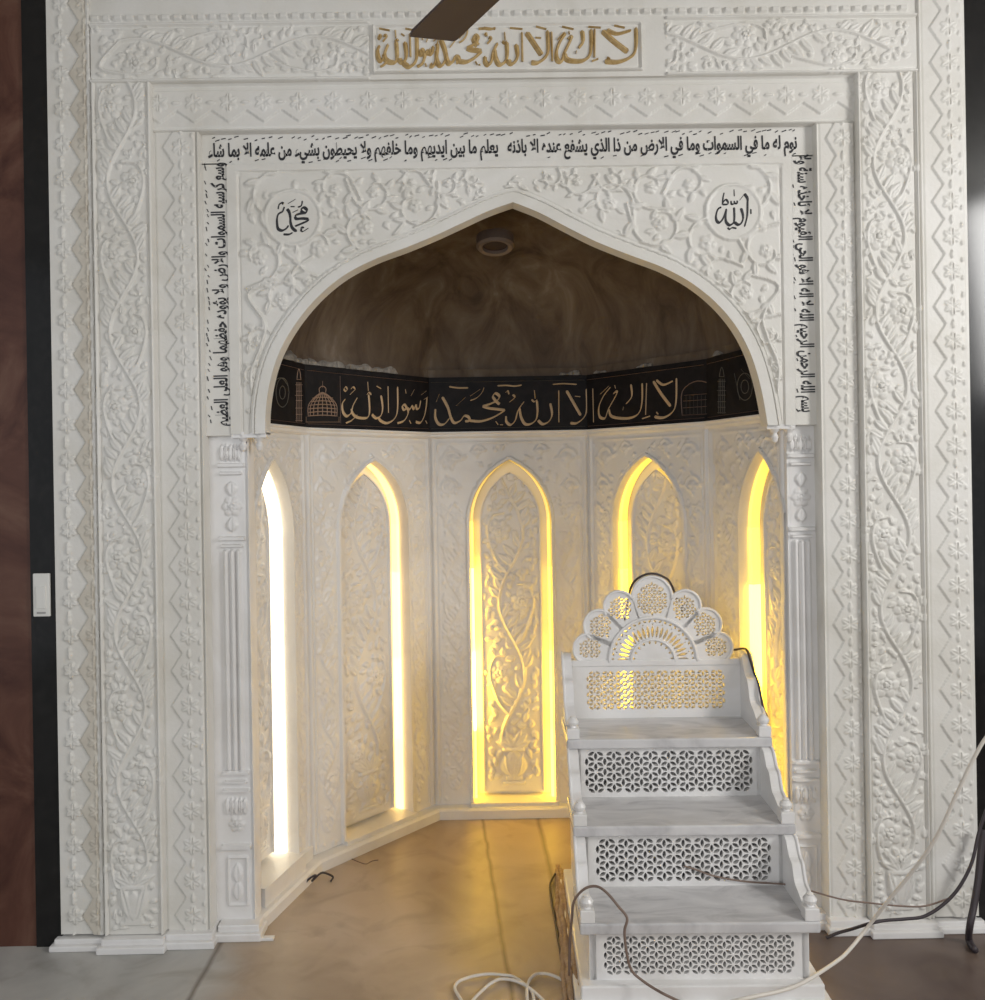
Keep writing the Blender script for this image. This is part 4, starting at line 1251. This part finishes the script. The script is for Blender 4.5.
def knob(s, y, z, hs=1.0):
    bm = bmesh.new(); add_box(bm, s * .322 - .021, s * .322 + .021, y - .021, y + .021, z, z + .036, .003)
    o = bm_obj('knob_post', bm, Mw, mb)
    lathe('knob', [(r * .95, (zz - .036) * .72) for r, zz in KN[2:]], (s * .322, y, z + .034), Mw, o, 14)


for s in (-1, 1):
    wing(s, .020, .202, .258, .422); wing(s, .220, .422, .455, .624); wing(s, .440, YS + .01, .657, .895)
    knob(s, .002, .258); knob(s, .202, .455); knob(s, .422, .657)

# ==================================================================== LOOSE THINGS
sw = empty('light_switch', 'white rectangular wall switch on the black granite strip left of the portal', 'switch', (PY(41.5, 595, .03)[0], .038, PY(41.5, 595, .03)[2]))
box('plate', -.028, .028, -.010, 0, -.072, .072, M['white_plastic'], sw, bev=.003)
box('rocker', -.016, .016, -.015, -.008, -.045, .030, M['white_plastic'], sw, bev=.002)
box('indicator', -.014, .014, -.013, -.008, -.062, -.056, M['grey_plastic'], sw)


def cable(name, pts, r, mt_, label, smooth=6):
    o = tube(name, pts, r, mt_, None, 8, smooth); return tag(o, label, 'cable', 'loose cables round the pulpit and portal')


mbw = lambda x, y, z: tuple(Matrix.Translation(mb.location) @ Matrix.Rotation(MR, 4, 'Z') @ Vector((x, y, z)))
YC = mbw(0, YS - .004, 0)[1]
p1 = [PY(x, y, Y) for x, y, Y in ((622, 640, YC + .05), (627, 605, YC + .04), (632, 585, YC + .01), (641, 576.5, YC - .010), (652, 573.5, YC - .014), (663, 576.5, YC - .010), (671, 584, YC + .01), (682, 610, YC + .04), (705, 645, YC + .05), (722, 649, YC + .045), (733, 650, YC + .03))]
pw = [mbw(.325, YS - .0, .903), mbw(.33, YS - .03, .900), mbw(.335, YS - .055, .868), mbw(.340, YS - .085, .828), mbw(.343, YS - .12, .80), mbw(.345, YS - .16, .735), mbw(.350, YS - .19, .705)]
cable('cable', p1 + pw, .0042, M['dark_cable'], 'thin black cable draped over the pulpit crest and down its right wing')
pb = [PY(569, 975, -.30), PY(570, 940, -.31), PY(572, 918, -.33), PY(573, 905, -.33), PY(577, 896, -.33), PY(586, 888, -.34), PY(597, 886.5, -.35), PY(607, 893, -.37), PY(618, 906, -.39), PY(627, 918, -.405), PY(624.5, 932, -.41), PY(627, 955, -.41), PY(632, 971, -.41), PY(643, 981, -.415), PY(655, 989, -.435), PY(668, 996, -.46), PZ(690, 1006, .02), PZ(710, 1014, .008)]
cable('cable', pb, .0038, M['brown_cable'], 'brown cable looping over the left knob of the lowest step and down its lattice')
pc = [PY(684, 866, -.16), PY(697, 870, -.165), PY(714, 876, -.17), PY(745, 881.5, -.17), PY(787, 884.5, -.19), PY(803, 888, -.16), PY(818, 893, -.10), PY(845, 900, -.10), PY(870, 903, -.10), PY(900, 906, -.10), PY(925, 906, -.10), PY(950, 898, -.09)]
cable('cable', pc, .0028, M['brown_cable'], 'thin brown cable leading from the middle lattice riser across the right jamb foot')
pd = [PY(1000, 722, -.42), PY(985, 739, -.42), PY(972, 762, -.41), PY(960, 787, -.40), PY(936, 838, -.37), PY(912, 872, -.33), PY(888, 901, -.29), PY(867, 928, -.25), PZ(850, 949, .115), PZ(837, 961, .096), PZ(804, 982, .0915), PZ(780, 991, .0915), PZ(745, 998.5, .090), PZ(725, 1004, .07), PZ(700, 1012, .02)]
cable('cable', pd, .0055, M['white_cable'], 'white cable rising from the floor to the upper right in front of the portal foot')
pe = [PY(990, 800, -.09), PY(979, 832, -.10), PY(972, 862, -.12), PY(960, 886, -.125), PY(945, 903, -.125), PY(925, 916, -.13), PY(905, 919, -.13), PY(885, 920.5, -.13), PY(868, 924, -.13), PY(852, 929, -.05), PY(838, 933, -.035), PY(826, 938, -.03)]
cable('cable', pe, .0052, M['dark_cable'], 'thick dark cable sagging along the right foot of the portal')
pf = [PY(984, 830, -.02), PY(981, 850, -.03), PY(978, 880, -.05), PY(974, 905, -.07), PY(970, 925, -.09), PZ(969, 940, .012), PZ(975, 950, .012)]
cable('cable', pf, .011, M['dark_cable'], 'short black cable bunch hanging down the black strip at the far right')
fz = lambda L: [PZ(x, y, .008 + .004 * (k % 2)) for k, (x, y) in enumerate(L)]
cable('cable', fz([(470, 1016), (462, 1001), (455, 989), (458, 982), (467, 978), (479, 975), (491, 974), (503, 975), (514, 977), (528, 987), (542, 999), (552, 1012)]), .0048, M['white_cable'], 'outer loop of white cable on the floor at the bottom centre')
cable('cable', fz([(466, 1012), (473, 1000), (485, 988), (493, 982), (501.5, 979), (516, 981), (530, 989), (534, 1000), (534, 1014)]), .0048, M['white_cable'], 'inner white cable loop on the floor, left of the pulpit base')
cable('cable', fz([(529, 1010), (527, 996), (528, 983), (534, 975), (541, 973.5), (550, 974.5), (564, 981), (575, 993), (581, 1003), (584, 1014)]), .0048, M['white_cable'], 'white cable arc on the floor touching the tan bundle beside the pulpit')

bd = empty('wrapped_bundle', 'long tan bundle of wrapping lying against the left foot of the pulpit', 'bundle', PZ(570, 940, 0)); bl = bd.location
rnd = random.Random(12)
for k, (o0, rr, zz) in enumerate(((-.020, .012, .012), (.004, .014, .015), (.022, .011, .012), (-.008, .011, .034), (.012, .010, .036))):
    pts = []
    for q in range(9):
        f_ = q / 8; c = Vector(PZ(559 + f_ * 17, 873 + f_ * 140 * (1.0 if f_ > 0 else 1), 0)); w_ = .55 + .55 * f_
        pts.append((c.x + o0 * w_ + rnd.uniform(-.005, .005) - bl.x, c.y - bl.y, zz * (.8 if q in (0, 8) else 1) + rnd.uniform(0, .006)))
    n = (len(pts) - 1) * 5 + 1
    tube('strand', pts, [rr * (.5 + .5 * min(1, 4 * i / n, 4 * (n - 1 - i) / n + .3)) * (1 + .15 * sin(i * 1.3 + k)) for i in range(n)], M['tan'], bd, 10, 5)
cable('cable', [PZ(x, y, z) for x, y, z in ((555, 874, .02), (550, 885, .008), (552, 902, .007), (556, 925, .007), (561, 955, .007), (566, 985, .007), (569, 1010, .007))], .004, M['dark_cable'], 'dark cable running along the left side of the tan bundle')

for pts, lab in (([(303, 873, .01), (309, 866, .03), (316, 862, .05), (312, 868, .02), (321, 860, .045), (328, 861, .03), (333, 864, .012), (331, 868, .008)], 'tangled dark wire scrap on the floor at the left niche corner'),
                 ([(352, 846, .01), (359, 849, .012), (366, 851, .01), (372, 848, .012), (378, 847, .008)], 'short thin wire scrap on the floor below the second niche panel')):
    o = tube('wire_scrap', [PZ(p[0], p[1] + 13, p[2]) for p in pts], .004 if 'tangled' in lab else .0022, M['dark_cable'] if 'tangled' in lab else M['brown_cable'], None, 6, 5); tag(o, lab, 'wire')
bm = bmesh.new(); q = PZ(268, 939, 0); add_box(bm, q[0] - .028, q[0] + .022, q[1] - .014, q[1] + .006, 0, .010, .002); tag(bm_obj('marble_chip', bm, M['marble_plain']), 'small white marble chip on the floor beside the left jamb foot', 'stone chip')

# ceiling fan
tipL = Vector(PZ(408, 35, 2.6)); tipR = Vector(PZ(455, 40.5, 2.6)); e1 = Vector(PZ(488, 11, 2.6)) - tipR
dr = e1.normalized(); hub = (tipL + tipR) / 2 + dr * .66
fan = empty('ceiling_fan', 'dark brown ceiling fan whose blade tip hangs in front of the gilded plaque', 'ceiling fan', (hub.x, hub.y, 2.6))
lathe('motor_housing', [(.02, -.06), (.07, -.055), (.11, -.03), (.12, .0), (.11, .03), (.06, .055), (.02, .07)], (0, 0, .02), M['fan_metal'], fan, 24)
lathe('downrod', [(.012, 0), (.012, .74)], (0, 0, .07), M['fan_metal'], fan, 12); lathe('canopy', [(.02, 0), (.055, .03), (.06, .07)], (0, 0, .745), M['fan_metal'], fan, 20)
a0 = atan2(-dr.y, -dr.x); side = Vector((-dr.y, dr.x, 0))
lt = (tipL - hub); rt_ = (tipR - hub)
ax = Vector((cos(a0), sin(a0), 0)); ay = Vector((-sin(a0), cos(a0), 0))
tips = [(lt.dot(ax), lt.dot(ay)), (rt_.dot(ax), rt_.dot(ay))]
for k in range(3):
    R_ = Matrix.Rotation(a0 + k * 2 * pi / 3, 4, 'Z')
    (xl, yl), (xr, yr_) = tips; ym = (yl + yr_) / 2; yl -= 0; 
    pts2 = [(.16, -.045), (.16, .045), (.22, .052), (xl - .02, yl), (xl, yl * .92), (xr, yr_ * .95), (xr - .01, yr_)] if yl > yr_ else [(.16, .045), (.16, -.045), (.22, -.052), (xl - .02, yl), (xl, yl * .92), (xr, yr_ * .95), (xr - .01, yr_)]
    V = [R_ @ Vector((x, y, -.003)) for x, y in pts2] + [R_ @ Vector((x, y, .004)) for x, y in pts2]; n = len(pts2)
    b = py_obj('blade', V, [tuple(range(n)), tuple(range(n, 2 * n))[::-1]] + [(i, i + n, (i + 1) % n + n, (i + 1) % n) for i in range(n)], M['wood'], fan)
    bm = bmesh.new(); add_box(bm, .08, .22, -.018, .018, .003, .010); bmesh.ops.transform(bm, matrix=R_, verts=bm.verts); bm_obj('blade_bracket', bm, M['fan_metal'], b)
